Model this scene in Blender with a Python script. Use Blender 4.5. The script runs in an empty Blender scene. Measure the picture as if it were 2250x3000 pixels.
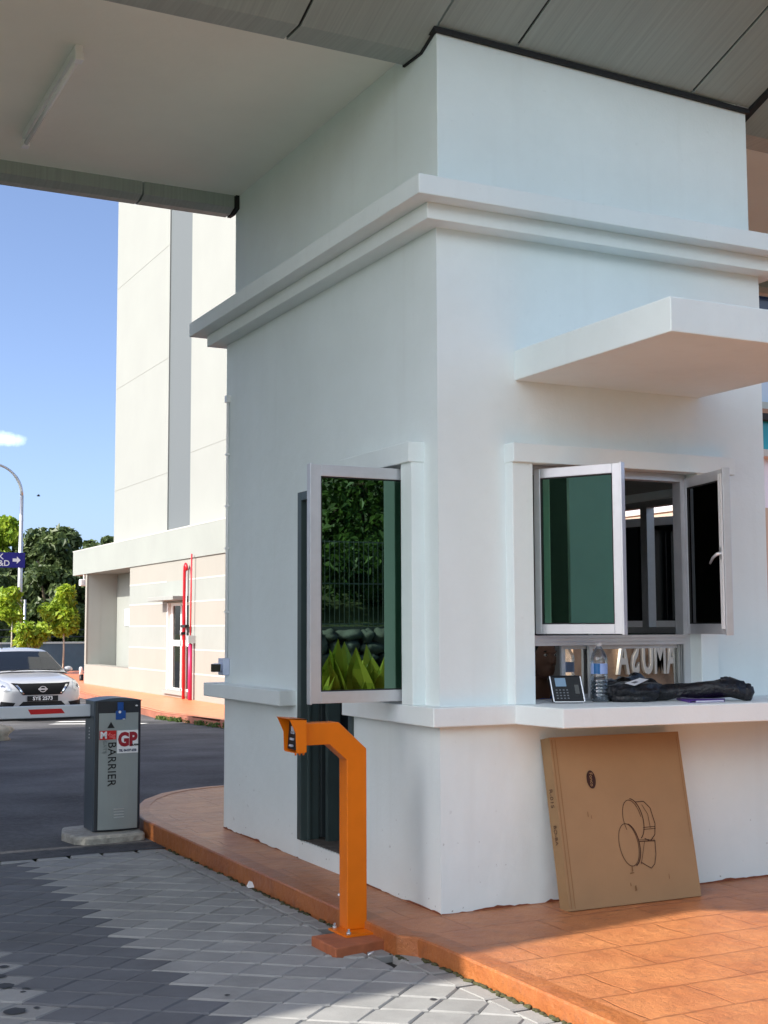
import bpy, bmesh, math, random
from mathutils import Vector, Matrix, noise
random.seed(7)
R = math.radians
scene = bpy.context.scene
COL = scene.collection

# ------------------------------------------------------------------ mesh helpers
class MB:
    """collects vertices and faces, builds ONE mesh object"""
    def __init__(self):
        self.v = []; self.f = []; self.m = []; self.s = []
    def face(self, pts, mi=0, smooth=False):
        b = len(self.v); self.v += [tuple(p) for p in pts]
        self.f.append(tuple(range(b, b + len(pts)))); self.m.append(mi); self.s.append(smooth)
    def raw(self, verts, faces, mi=0, smooth=False, M=None):
        b = len(self.v)
        self.v += [tuple(M @ Vector(p)) if M else tuple(p) for p in verts]
        for f in faces:
            self.f.append(tuple(i + b for i in f)); self.m.append(mi); self.s.append(smooth)
    def box(self, x0, x1, y0, y1, z0, z1, mi=0, M=None):
        v = [(x0,y0,z0),(x1,y0,z0),(x1,y1,z0),(x0,y1,z0),(x0,y0,z1),(x1,y0,z1),(x1,y1,z1),(x0,y1,z1)]
        f = [(0,3,2,1),(4,5,6,7),(0,1,5,4),(1,2,6,5),(2,3,7,6),(3,0,4,7)]
        self.raw(v, f, mi, False, M)
        return self
    def prism(self, pts, z0, z1, mi=0, M=None):
        n = len(pts)
        a = sum(pts[i][0]*pts[(i+1)%n][1]-pts[(i+1)%n][0]*pts[i][1] for i in range(n))
        if a < 0: pts = pts[::-1]
        v = [(p[0],p[1],z0) for p in pts] + [(p[0],p[1],z1) for p in pts]
        f = [tuple(range(n-1,-1,-1)), tuple(range(n,2*n))] + [(i,(i+1)%n,n+(i+1)%n,n+i) for i in range(n)]
        self.raw(v, f, mi, False, M)
        return self
    def extr_x(self, prof, x0, x1, mi=0):
        """prof: list of (y,z) closed polygon, extruded along x"""
        M = Matrix(((0,0,1,0),(1,0,0,0),(0,1,0,0),(0,0,0,1)))
        return self.prism(prof, x0, x1, mi, M)
    def extr_y(self, prof, y0, y1, mi=0):
        """prof: list of (x,z) extruded along y"""
        M = Matrix(((1,0,0,0),(0,0,-1,0),(0,1,0,0),(0,0,0,1)))
        return self.prism(prof, -y1, -y0, mi, M)
    def tube(self, path, r, n=10, mi=0, cap=True):
        P = [Vector(p) for p in path]; rr = r if isinstance(r,(list,tuple)) else [r]*len(P)
        b = len(self.v); up = None
        for i,p in enumerate(P):
            t = (P[min(i+1,len(P)-1)]-P[max(i-1,0)]).normalized()
            if up is None:
                up = Vector((0,0,1)) if abs(t.z) < .9 else Vector((1,0,0))
            a = t.cross(up).normalized(); up = a.cross(t).normalized()
            for k in range(n):
                w = 2*math.pi*k/n
                self.v.append(tuple(p + a*math.cos(w)*rr[i] + up*math.sin(w)*rr[i]))
        for i in range(len(P)-1):
            for k in range(n):
                k2 = (k+1)%n
                self.f.append((b+i*n+k, b+i*n+k2, b+(i+1)*n+k2, b+(i+1)*n+k)); self.m.append(mi); self.s.append(True)
        if cap:
            self.f.append(tuple(b+k for k in range(n-1,-1,-1))); self.m.append(mi); self.s.append(False)
            e = b+(len(P)-1)*n
            self.f.append(tuple(e+k for k in range(n))); self.m.append(mi); self.s.append(False)
        return self
    def lathe(self, prof, c, n=20, mi=0, M=None):
        b = len(self.v)
        for r,z in prof:
            for k in range(n):
                w = 2*math.pi*k/n; p = Vector((r*math.cos(w), r*math.sin(w), z))
                if M: p = M @ p
                self.v.append(tuple(p + Vector(c)))
        for i in range(len(prof)-1):
            for k in range(n):
                k2=(k+1)%n
                self.f.append((b+i*n+k,b+i*n+k2,b+(i+1)*n+k2,b+(i+1)*n+k)); self.m.append(mi); self.s.append(True)
        self.f.append(tuple(b+k for k in range(n-1,-1,-1))); self.m.append(mi); self.s.append(False)
        e=b+(len(prof)-1)*n
        self.f.append(tuple(e+k for k in range(n))); self.m.append(mi); self.s.append(False)
        return self
    def blob(self, c, rx, ry, rz, seed=0, amp=.15, nu=18, nv=12, freq=1.5, mi=0, flat=None):
        b = len(self.v); c = Vector(c)
        for j in range(nv+1):
            ph = math.pi*j/nv
            for i in range(nu):
                th = 2*math.pi*i/nu
                d = Vector((math.sin(ph)*math.cos(th), math.sin(ph)*math.sin(th), math.cos(ph)))
                k = 1 + amp*noise.noise(d*freq + Vector((seed*7.3,seed*1.7,0)))*2
                p = Vector((d.x*rx*k, d.y*ry*k, d.z*rz*k))
                if flat is not None and p.z < -rz*flat: p.z = -rz*flat
                self.v.append(tuple(c+p))
        for j in range(nv):
            for i in range(nu):
                i2=(i+1)%nu
                self.f.append((b+j*nu+i,b+(j+1)*nu+i,b+(j+1)*nu+i2,b+j*nu+i2)); self.m.append(mi); self.s.append(True)
        return self
    def build(self, name, mats, parent=None, bevel=0, seg=2, weld=False):
        me = bpy.data.meshes.new(name)
        me.from_pydata(self.v, [], self.f)
        if not isinstance(mats,(list,tuple)): mats=[mats]
        for m in mats: me.materials.append(m)
        me.polygons.foreach_set('material_index', self.m)
        me.polygons.foreach_set('use_smooth', self.s)
        if weld:
            bm = bmesh.new(); bm.from_mesh(me); bmesh.ops.remove_doubles(bm, verts=bm.verts, dist=1e-5); bm.to_mesh(me); bm.free()
        me.update()
        o = bpy.data.objects.new(name, me); COL.objects.link(o)
        adopt(o, parent)
        if bevel:
            md = o.modifiers.new('bevel','BEVEL'); md.width=bevel; md.segments=seg; md.limit_method='ANGLE'; md.angle_limit=R(40)
        return o

def adopt(o, parent):
    """children are modelled in world coordinates"""
    if parent is None: return
    o.parent = parent
    if parent.type == 'EMPTY': o.matrix_parent_inverse = parent.matrix_basis.inverted()

def tag(o, label=None, cat=None, group=None, kind=None):
    if label: o['label']=label
    if cat: o['category']=cat
    if group: o['group']=group
    if kind: o['kind']=kind
    return o
def thing(name, loc, label, cat, group=None):
    o = bpy.data.objects.new(name, None); COL.objects.link(o); o.location = loc; o.empty_display_size=.2
    return tag(o, label, cat, group)
def struct(o): o['kind']='structure'; return o

def frame(origin, right, up):
    r=Vector(right).normalized(); u=Vector(up).normalized(); n=r.cross(u).normalized(); u=n.cross(r)
    return Matrix(((r.x,u.x,n.x,origin[0]),(r.y,u.y,n.y,origin[1]),(r.z,u.z,n.z,origin[2]),(0,0,0,1)))
def text(name, s, size, mat, parent, M, depth=.0015, sx=1, align='CENTER', bold=0, spacing=1):
    cu = bpy.data.curves.new('t','FONT'); cu.body=s; cu.size=size; cu.extrude=depth; cu.align_x=align; cu.align_y='CENTER'; cu.offset=bold; cu.space_character=spacing
    cu.resolution_u=3
    to = bpy.data.objects.new('t', cu); COL.objects.link(to)
    dg = bpy.context.evaluated_depsgraph_get(); me = bpy.data.meshes.new_from_object(to.evaluated_get(dg))
    bpy.data.objects.remove(to); bpy.data.curves.remove(cu)
    me.name = name
    me.transform(M @ Matrix.Diagonal((sx,1,1,1))); me.materials.clear(); me.materials.append(mat)
    o = bpy.data.objects.new(name, me); COL.objects.link(o); adopt(o,parent); return o

# ------------------------------------------------------------------ materials
def lin(r,g,b):
    f=lambda c:(c/12.92 if c<=.04045 else ((c+.055)/1.055)**2.4)
    return (f(r/255),f(g/255),f(b/255),1)
def node_mat(name):
    m = bpy.data.materials.new(name); m.use_nodes=True; nt=m.node_tree
    return m, nt, nt.nodes['Principled BSDF'], nt.nodes['Material Output']
def mk(name, col, rough=.5, metal=0, spec=.5, var=0, vscale=4, bump=0, bscale=40, bdist=.01, coord='Position', col2=None, stretch=None, detail=6, coat=0):
    m,nt,p,out = node_mat(name); N=nt.nodes; L=nt.links
    c = col if len(col)==4 else (*col,1)
    p.inputs['Base Color'].default_value=c; p.inputs['Roughness'].default_value=rough; p.inputs['Metallic'].default_value=metal
    p.inputs['Specular IOR Level'].default_value=spec; p.inputs['Coat Weight'].default_value=coat; p.inputs['Coat Roughness'].default_value=.06
    if var or bump or col2:
        if coord=='Position': g=N.new('ShaderNodeNewGeometry'); src=g.outputs['Position']
        else: g=N.new('ShaderNodeTexCoord'); src=g.outputs['Object']
        if stretch:
            mp=N.new('ShaderNodeMapping'); mp.inputs['Scale'].default_value=stretch; L.new(src,mp.inputs['Vector']); src=mp.outputs['Vector']
        if var or col2:
            n=N.new('ShaderNodeTexNoise'); n.inputs['Scale'].default_value=vscale; n.inputs['Detail'].default_value=detail; n.inputs['Roughness'].default_value=.6; L.new(src,n.inputs['Vector'])
            r=N.new('ShaderNodeValToRGB'); r.color_ramp.elements[0].position=.3; r.color_ramp.elements[1].position=.7
            if col2: a=c; b=col2 if len(col2)==4 else (*col2,1)
            else: a=tuple(x*(1-var) for x in c[:3])+(1,); b=tuple(min(1,x*(1+var)) for x in c[:3])+(1,)
            r.color_ramp.elements[0].color=a; r.color_ramp.elements[1].color=b
            L.new(n.outputs['Fac'],r.inputs['Fac']); L.new(r.outputs['Color'],p.inputs['Base Color'])
        if bump:
            n2=N.new('ShaderNodeTexNoise'); n2.inputs['Scale'].default_value=bscale; n2.inputs['Detail'].default_value=5; L.new(src,n2.inputs['Vector'])
            b=N.new('ShaderNodeBump'); b.inputs['Strength'].default_value=bump; b.inputs['Distance'].default_value=bdist
            L.new(n2.outputs['Fac'],b.inputs['Height']); L.new(b.outputs['Normal'],p.inputs['Normal'])
    return m

def plaster(name, col=(.80,.80,.79), dirt=.5):
    """rolled white masonry paint with faint mottling, scuffs and specks of dirt near the ground"""
    m,nt,p,out=node_mat(name); N=nt.nodes; L=nt.links
    g=N.new('ShaderNodeNewGeometry'); pos=g.outputs['Position']
    p.inputs['Roughness'].default_value=.62; p.inputs['Specular IOR Level'].default_value=.35
    n=N.new('ShaderNodeTexNoise'); n.inputs['Scale'].default_value=1.3; n.inputs['Detail'].default_value=7; n.inputs['Roughness'].default_value=.65; L.new(pos,n.inputs['Vector'])
    r=N.new('ShaderNodeValToRGB'); r.color_ramp.elements[0].position=.25; r.color_ramp.elements[1].position=.75
    r.color_ramp.elements[0].color=(col[0]*.93,col[1]*.93,col[2]*.92,1); r.color_ramp.elements[1].color=(*[min(.9,c*1.03) for c in col],1)
    L.new(n.outputs['Fac'],r.inputs['Fac'])
    # vertical run marks
    mp=N.new('ShaderNodeMapping'); mp.inputs['Scale'].default_value=(9,9,.5); L.new(pos,mp.inputs['Vector'])
    ns=N.new('ShaderNodeTexNoise'); ns.inputs['Scale'].default_value=1.0; ns.inputs['Detail'].default_value=5; L.new(mp.outputs['Vector'],ns.inputs['Vector'])
    rs=N.new('ShaderNodeValToRGB'); rs.color_ramp.elements[0].position=.58; rs.color_ramp.elements[1].position=.85; rs.color_ramp.elements[0].color=(0,0,0,1); rs.color_ramp.elements[1].color=(.11*dirt,)*3+(1,)
    L.new(ns.outputs['Fac'],rs.inputs['Fac'])
    mx=N.new('ShaderNodeMixRGB'); mx.inputs['Color2'].default_value=(.42,.40,.36,1); L.new(rs.outputs['Color'],mx.inputs['Fac']); L.new(r.outputs['Color'],mx.inputs['Color1'])
    # small dark specks
    v=N.new('ShaderNodeTexNoise'); v.inputs['Scale'].default_value=26; v.inputs['Detail'].default_value=3; L.new(pos,v.inputs['Vector'])
    rv=N.new('ShaderNodeValToRGB'); rv.color_ramp.elements[0].position=.695; rv.color_ramp.elements[1].position=.74; rv.color_ramp.elements[0].color=(0,0,0,1); rv.color_ramp.elements[1].color=(.8,.8,.8,1)
    L.new(v.outputs['Fac'],rv.inputs['Fac'])
    sx=N.new('ShaderNodeSeparateXYZ'); L.new(pos,sx.inputs['Vector'])
    mr=N.new('ShaderNodeMapRange'); mr.inputs['From Min'].default_value=.55; mr.inputs['From Max'].default_value=-.02; mr.inputs['To Min'].default_value=.06; mr.inputs['To Max'].default_value=1; L.new(sx.outputs['Z'],mr.inputs['Value'])
    mu=N.new('ShaderNodeMath'); mu.operation='MULTIPLY'; L.new(rv.outputs['Color'],mu.inputs[0]); L.new(mr.outputs['Result'],mu.inputs[1])
    mu2=N.new('ShaderNodeMath'); mu2.operation='MULTIPLY'; mu2.inputs[1].default_value=dirt; L.new(mu.outputs[0],mu2.inputs[0])
    mx2=N.new('ShaderNodeMixRGB'); mx2.inputs['Color2'].default_value=(.10,.085,.075,1); L.new(mu2.outputs[0],mx2.inputs['Fac']); L.new(mx.outputs['Color'],mx2.inputs['Color1'])
    L.new(mx2.outputs['Color'],p.inputs['Base Color'])
    b1=N.new('ShaderNodeTexNoise'); b1.inputs['Scale'].default_value=90; b1.inputs['Detail'].default_value=3; L.new(pos,b1.inputs['Vector'])
    b2=N.new('ShaderNodeTexNoise'); b2.inputs['Scale'].default_value=5; b2.inputs['Detail'].default_value=4; L.new(pos,b2.inputs['Vector'])
    ad=N.new('ShaderNodeMath'); ad.operation='MULTIPLY_ADD'; ad.inputs[1].default_value=.12; L.new(b1.outputs['Fac'],ad.inputs[0]); L.new(b2.outputs['Fac'],ad.inputs[2])
    bp=N.new('ShaderNodeBump'); bp.inputs['Strength'].default_value=.5; bp.inputs['Distance'].default_value=.014; L.new(ad.outputs[0],bp.inputs['Height']); L.new(bp.outputs['Normal'],p.inputs['Normal'])
    return m

M_WALL = plaster('cool white plaster',(.77,.84,.84),.9)
M_LEDGE = plaster('ledge plaster', (.775,.83,.825), 1.0)
M_CEIL = mk('ceiling plaster',(.82,.81,.72),.8,var=.05,vscale=.9,bump=.15,bscale=20)
M_CLAD = mk('grey cladding',lin(156,163,157),.5,metal=.08,spec=.35,var=.10,vscale=1.0,stretch=(70,1.0,1.0),detail=3)
M_BLACK = mk('black sealant',(.008,.008,.009),.7)
M_ALU = mk('aluminium',(.62,.63,.66),.36,metal=.55,var=.05,vscale=12)
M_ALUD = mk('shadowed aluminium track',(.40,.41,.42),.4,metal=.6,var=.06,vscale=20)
M_DOORF = mk('dark green steel',lin(66,80,80),.42,metal=.2,var=.08,vscale=6)
M_DOOR = mk('dark door panel',lin(34,42,44),.4)
M_DARKFLOOR = mk('worn floor',(.09,.08,.07),.8,var=.4,vscale=20,bump=.3)
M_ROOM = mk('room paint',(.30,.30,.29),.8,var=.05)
M_ORANGE = mk('orange powder coat',lin(218,112,6),.34,spec=.5,var=.06,vscale=7,bump=.05,bscale=150)
M_KERB_P = None
M_TERRA_D = mk('painted plinth concrete',lin(160,92,58),.75,var=.18,vscale=14,bump=.5,bscale=30)
M_GREYCAB = mk('slate cabinet paint',lin(70,80,90),.38,var=.05)
M_CABFRONT = mk('silver grey panel',lin(150,158,158),.40,metal=.25,var=.04)
M_CABDK = mk('dark cabinet trim',lin(38,42,48),.35)
M_CONC = mk('rough concrete',(.33,.32,.29),.9,var=.25,vscale=25,bump=.8,bscale=25,bdist=.02)
M_WHITE = mk('white enamel',(.80,.80,.80),.35)
M_RED = mk('red sticker',lin(190,22,26),.45)
M_CARD = mk('cardboard',lin(156,124,88),.82,var=.05,vscale=5,bump=.12,bscale=14)
M_CARDEDGE = mk('cardboard side',lin(140,112,78),.85,var=.07,vscale=8)
M_INK = mk('brown ink',lin(70,42,26),.8)
M_BLKPL = mk('black plastic',(.008,.009,.011),.45,spec=.3)
M_BLKBAG = mk('black bin bag',(.008,.009,.012),.42,bump=.9,bscale=26,bdist=.02,spec=.5)
M_SCREEN = mk('grey lcd',lin(110,140,165),.25)
M_SILVER = mk('silver trim',(.75,.76,.78),.3,metal=.6)
M_PAPER = mk('paper',(.78,.78,.80),.7)
M_PURPLE = mk('purple cover',lin(92,52,150),.4)
M_CAMWHITE = mk('camera white plastic',lin(195,203,225),.4)
M_PIPE_R = mk('red pipe paint',lin(205,24,40),.4)
M_PIPE_M = mk('magenta pipe paint',lin(206,40,92),.4)
M_STEELP = mk('galvanised steel',(.55,.57,.58),.4,metal=.6,var=.05)
M_SIGNBLUE = mk('blue sign',lin(22,22,120),.4)
M_PALEBARK = mk('pale young bark',(.42,.38,.30),.9,var=.2,vscale=10,coord='Object')
M_BARK = mk('bark',(.16,.12,.08),.9,var=.3,vscale=20,bump=.5,bscale=30,coord='Object')
M_ROCK = mk('pale rock',lin(180,168,145),.9,var=.25,vscale=6,bump=1,bscale=8,bdist=.05)
M_NAVYWALL = mk('blue grey boundary wall',lin(84,98,112),.7,var=.12,vscale=2)
M_PILLAR = plaster('pillar plaster',(.8,.8,.79),.4)

def glass_mat(name, tint, refl=.3, rough=.0, tcol=(.10,.22,.16)):
    """solar-coated tinted pane: part mirror, part dark see-through"""
    m,nt,p,out=node_mat(name); N=nt.nodes; L=nt.links; N.remove(p)
    gl=N.new('ShaderNodeBsdfGlossy'); gl.inputs['Color'].default_value=(*tint,1); gl.inputs['Roughness'].default_value=rough
    tr=N.new('ShaderNodeBsdfTransparent'); tr.inputs['Color'].default_value=(*tcol,1)
    lw=N.new('ShaderNodeLayerWeight'); lw.inputs['Blend'].default_value=.25
    mr=N.new('ShaderNodeMapRange'); mr.inputs['To Min'].default_value=refl; mr.inputs['To Max'].default_value=1; L.new(lw.outputs['Fresnel'],mr.inputs['Value'])
    mx=N.new('ShaderNodeMixShader'); L.new(mr.outputs['Result'],mx.inputs['Fac']); L.new(tr.outputs[0],mx.inputs[1]); L.new(gl.outputs[0],mx.inputs[2])
    L.new(mx.outputs[0],out.inputs['Surface']); return m
M_GGREEN = glass_mat('green solar glass',(.44,.84,.63),.46,tcol=(.02,.07,.05))
M_GSIDE = glass_mat('side solar glass',(.46,.76,.58),.30,tcol=(.02,.07,.05))
M_GDARK = glass_mat('dark tinted glass',(.8,.85,.9),.05,tcol=(.015,.02,.028))
M_GSLIDE = glass_mat('sliding glass',(.97,.95,.90),.72,tcol=(.10,.12,.12))
M_GBLD = glass_mat('building door glass',(.8,.85,.85),.10,tcol=(.03,.04,.045))
M_GCLEAR = glass_mat('clear pane',(.9,.9,.9),.04,tcol=(.30,.34,.33))

def leaf_mat(name, c1, c2, trans=.35, rough=.45):
    m,nt,p,out=node_mat(name); N=nt.nodes; L=nt.links
    oi=N.new('ShaderNodeNewGeometry'); n=N.new('ShaderNodeTexNoise'); n.inputs['Scale'].default_value=1.2; n.inputs['Detail'].default_value=4; L.new(oi.outputs['Position'],n.inputs['Vector'])
    mxr=N.new('ShaderNodeMath'); mxr.operation='MULTIPLY_ADD'; mxr.inputs[1].default_value=.45; L.new(oi.outputs['Random Per Island'],mxr.inputs[0])
    mh=N.new('ShaderNodeMath'); mh.operation='MULTIPLY'; mh.inputs[1].default_value=.6; L.new(n.outputs['Fac'],mh.inputs[0]); L.new(mh.outputs[0],mxr.inputs[2])
    r=N.new('ShaderNodeValToRGB'); r.color_ramp.elements[0].color=(*c1,1); r.color_ramp.elements[1].color=(*c2,1); r.color_ramp.elements[0].position=.2; r.color_ramp.elements[1].position=.85
    L.new(mxr.outputs[0],r.inputs['Fac']); L.new(r.outputs['Color'],p.inputs['Base Color']); p.inputs['Roughness'].default_value=rough; p.inputs['Specular IOR Level'].default_value=.3
    t=N.new('ShaderNodeBsdfTranslucent'); L.new(r.outputs['Color'],t.inputs['Color'])
    ms=N.new('ShaderNodeMixShader'); ms.inputs['Fac'].default_value=trans; L.new(p.outputs[0],ms.inputs[1]); L.new(t.outputs[0],ms.inputs[2]); L.new(ms.outputs[0],out.inputs['Surface'])
    return m
M_LEAFB = leaf_mat('bright sapling leaf',(.10,.22,.015),(.46,.56,.05),.40)
M_LEAFD = leaf_mat('dark forest leaf',(.020,.045,.016),(.15,.20,.07),.3)
M_LEAFH = leaf_mat('hillside leaf',(.02,.05,.012),(.12,.19,.04),.3)
M_CANNA = leaf_mat('broad garden leaf',(.20,.27,.03),(.60,.58,.10),.4,.35)

# ---- stamped terracotta paving
def stamped(name, c1, c2, tile=True):
    m,nt,p,out=node_mat(name); N=nt.nodes; L=nt.links
    g=N.new('ShaderNodeNewGeometry'); pos=g.outputs['Position']
    n=N.new('ShaderNodeTexNoise'); n.inputs['Scale'].default_value=3.2; n.inputs['Detail'].default_value=9; n.inputs['Roughness'].default_value=.7; L.new(pos,n.inputs['Vector'])
    r=N.new('ShaderNodeValToRGB'); e=r.color_ramp.elements; e[0].position=.28; e[1].position=.72; e[0].color=c1; e[1].color=c2
    L.new(n.outputs['Fac'],r.inputs['Fac']); col=r.outputs['Color']
    # worn dark release-powder patches
    n3=N.new('ShaderNodeTexNoise'); n3.inputs['Scale'].default_value=9; n3.inputs['Detail'].default_value=8; n3.inputs['Roughness'].default_value=.75; L.new(pos,n3.inputs['Vector'])
    r3=N.new('ShaderNodeValToRGB'); r3.color_ramp.elements[0].position=.55; r3.color_ramp.elements[1].position=.76; r3.color_ramp.elements[0].color=(0,0,0,1); r3.color_ramp.elements[1].color=(.75,.75,.75,1); L.new(n3.outputs['Fac'],r3.inputs['Fac'])
    mx=N.new('ShaderNodeMixRGB'); mx.inputs['Color2'].default_value=(.16,.08,.05,1); L.new(r3.outputs['Color'],mx.inputs['Fac']); L.new(col,mx.inputs['Color1']); col=mx.outputs['Color']
    nb=N.new('ShaderNodeTexNoise'); nb.inputs['Scale'].default_value=9; nb.inputs['Detail'].default_value=10; nb.inputs['Roughness'].default_value=.68; L.new(pos,nb.inputs['Vector'])
    h=nb.outputs['Fac']
    if tile:
        nd=N.new('ShaderNodeTexNoise'); nd.inputs['Scale'].default_value=5; L.new(pos,nd.inputs['Vector'])
        vs=N.new('ShaderNodeVectorMath'); vs.operation='SCALE'; vs.inputs['Scale'].default_value=.035; L.new(nd.outputs['Color'],vs.inputs[0])
        va=N.new('ShaderNodeVectorMath'); va.operation='ADD'; L.new(vs.outputs['Vector'],va.inputs[0]); L.new(pos,va.inputs[1])
        bt=N.new('ShaderNodeTexBrick'); bt.inputs['Scale'].default_value=1; bt.inputs['Brick Width'].default_value=.58; bt.inputs['Row Height'].default_value=.30; bt.inputs['Mortar Size'].default_value=.006; bt.inputs['Mortar Smooth'].default_value=.6
        bt.offset=.37; bt.squash=.7; bt.squash_frequency=3
        bt.inputs['Color1'].default_value=(.9,.9,.9,1); bt.inputs['Color2'].default_value=(1,1,1,1); bt.inputs['Mortar'].default_value=(.62,.5,.45,1)
        L.new(va.outputs['Vector'],bt.inputs['Vector'])
        mm=N.new('ShaderNodeMixRGB'); mm.blend_type='MULTIPLY'; mm.inputs['Fac'].default_value=.55; L.new(col,mm.inputs['Color1']); L.new(bt.outputs['Color'],mm.inputs['Color2']); col=mm.outputs['Color']
        sub=N.new('ShaderNodeMath'); sub.operation='MULTIPLY_ADD'; sub.inputs[1].default_value=-.9; L.new(bt.outputs['Fac'],sub.inputs[0]); L.new(h,sub.inputs[2]); h=sub.outputs[0]
    L.new(col,p.inputs['Base Color'])
    p.inputs['Roughness'].default_value=.36; p.inputs['Specular IOR Level'].default_value=.5
    b=N.new('ShaderNodeBump'); b.inputs['Strength'].default_value=.8; b.inputs['Distance'].default_value=.026; L.new(h,b.inputs['Height']); L.new(b.outputs['Normal'],p.inputs['Normal'])
    return m
M_PAVE = stamped('stamped terracotta',lin(168,100,62),lin(204,136,86))
M_KERB = stamped('painted kerb',lin(148,82,46),lin(180,112,60),False)
M_FARPAVE = stamped('far terracotta',lin(206,116,74),lin(230,146,98),False)

def asphalt():
    m,nt,p,out=node_mat('asphalt'); N=nt.nodes; L=nt.links
    g=N.new('ShaderNodeNewGeometry'); pos=g.outputs['Position']
    n=N.new('ShaderNodeTexNoise'); n.inputs['Scale'].default_value=22; n.inputs['Detail'].default_value=8; n.inputs['Roughness'].default_value=.8; L.new(pos,n.inputs['Vector'])
    n2=N.new('ShaderNodeTexNoise'); n2.inputs['Scale'].default_value=.9; n2.inputs['Detail'].default_value=6; L.new(pos,n2.inputs['Vector'])
    ad=N.new('ShaderNodeMath'); ad.operation='MULTIPLY_ADD'; ad.inputs[1].default_value=.5; L.new(n.outputs['Fac'],ad.inputs[0]); 
    m2=N.new('ShaderNodeMath'); m2.operation='MULTIPLY'; m2.inputs[1].default_value=.5; L.new(n2.outputs['Fac'],m2.inputs[0]); L.new(m2.outputs[0],ad.inputs[2])
    r=N.new('ShaderNodeValToRGB'); r.color_ramp.elements[0].position=.33; r.color_ramp.elements[1].position=.68; r.color_ramp.elements[0].color=(.020,.021,.024,1); r.color_ramp.elements[1].color=(.150,.150,.155,1); L.new(ad.outputs[0],r.inputs['Fac'])
    L.new(r.outputs['Color'],p.inputs['Base Color']); p.inputs['Roughness'].default_value=.85; p.inputs['Specular IOR Level'].default_value=.3
    b=N.new('ShaderNodeBump'); b.inputs['Strength'].default_value=.7; b.inputs['Distance'].default_value=.01; L.new(n.outputs['Fac'],b.inputs['Height']); L.new(b.outputs['Normal'],p.inputs['Normal'])
    return m
M_ASPH = asphalt()
def paver_mat(name,c):
    m,nt,p,out=node_mat(name); N=nt.nodes; L=nt.links
    g=N.new('ShaderNodeNewGeometry'); pos=g.outputs['Position']
    n=N.new('ShaderNodeTexNoise'); n.inputs['Scale'].default_value=5; n.inputs['Detail'].default_value=9; n.inputs['Roughness'].default_value=.7; L.new(pos,n.inputs['Vector'])
    ad=N.new('ShaderNodeMath'); ad.operation='MULTIPLY_ADD'; ad.inputs[1].default_value=.30; L.new(g.outputs['Random Per Island'],ad.inputs[0]); L.new(n.outputs['Fac'],ad.inputs[2])
    r=N.new('ShaderNodeValToRGB'); r.color_ramp.elements[0].position=.35; r.color_ramp.elements[1].position=.95; r.color_ramp.elements[0].color=tuple(x*.80 for x in c)+(1,); r.color_ramp.elements[1].color=tuple(x*1.2 for x in c)+(1,)
    L.new(ad.outputs[0],r.inputs['Fac']); 
    # stains
    n3=N.new('ShaderNodeTexNoise'); n3.inputs['Scale'].default_value=1.7; n3.inputs['Detail'].default_value=7; L.new(pos,n3.inputs['Vector'])
    r3=N.new('ShaderNodeValToRGB'); r3.color_ramp.elements[0].position=.60; r3.color_ramp.elements[1].position=.74; r3.color_ramp.elements[0].color=(0,0,0,1); r3.color_ramp.elements[1].color=(.45,.45,.45,1); L.new(n3.outputs['Fac'],r3.inputs['Fac'])
    mx=N.new('ShaderNodeMixRGB'); mx.inputs['Color2'].default_value=(.06,.055,.05,1); L.new(r3.outputs['Color'],mx.inputs['Fac']); L.new(r.outputs['Color'],mx.inputs['Color1'])
    L.new(mx.outputs['Color'],p.inputs['Base Color']); p.inputs['Roughness'].default_value=.8; p.inputs['Specular IOR Level'].default_value=.35
    nb=N.new('ShaderNodeTexNoise'); nb.inputs['Scale'].default_value=120; nb.inputs['Detail'].default_value=3; L.new(pos,nb.inputs['Vector'])
    b=N.new('ShaderNodeBump'); b.inputs['Strength'].default_value=.3; b.inputs['Distance'].default_value=.004; L.new(nb.outputs['Fac'],b.inputs['Height']); L.new(b.outputs['Normal'],p.inputs['Normal'])
    return m
M_PAV_L = paver_mat('light grey paver',(.285,.285,.275)); M_PAV_D = paver_mat('charcoal paver',(.125,.13,.14)); 
M_SAND = mk('joint sand',(.012,.012,.011),.95,var=.4,vscale=40)
M_SPOT = mk('tar spot',(.03,.032,.036),.7)
M_EARTH = mk('grassy earth',(.09,.10,.045),.95,var=.4,vscale=.8)
M_GRASS = mk('verge grass',(.10,.16,.04),.9,var=.4,vscale=3)

# ------------------------------------------------------------------ camera (solved from the photograph)
CAMP = Vector((-3.15867,-5.64715,1.4))
fw=Vector((.44939,.88900,.087904)); rt=Vector((.892604,-.450825,-.0039386)); up=Vector((-.036128,-.080233,.996121))
cam=bpy.data.cameras.new('camera'); co=bpy.data.objects.new('camera',cam); COL.objects.link(co)
co.matrix_world=Matrix(((rt.x,up.x,-fw.x,CAMP.x),(rt.y,up.y,-fw.y,CAMP.y),(rt.z,up.z,-fw.z,CAMP.z),(0,0,0,1)))
cam.sensor_fit='VERTICAL'; cam.sensor_height=36; cam.lens=3800.2/3000*36; cam.clip_start=.05; cam.clip_end=2000
scene.camera=co
KS=1.35
def K(x,y,z): return CAMP+(Vector((x,y,z))-CAMP)*KS   # far things, measured on a flat ground, set at their real distance

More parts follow.
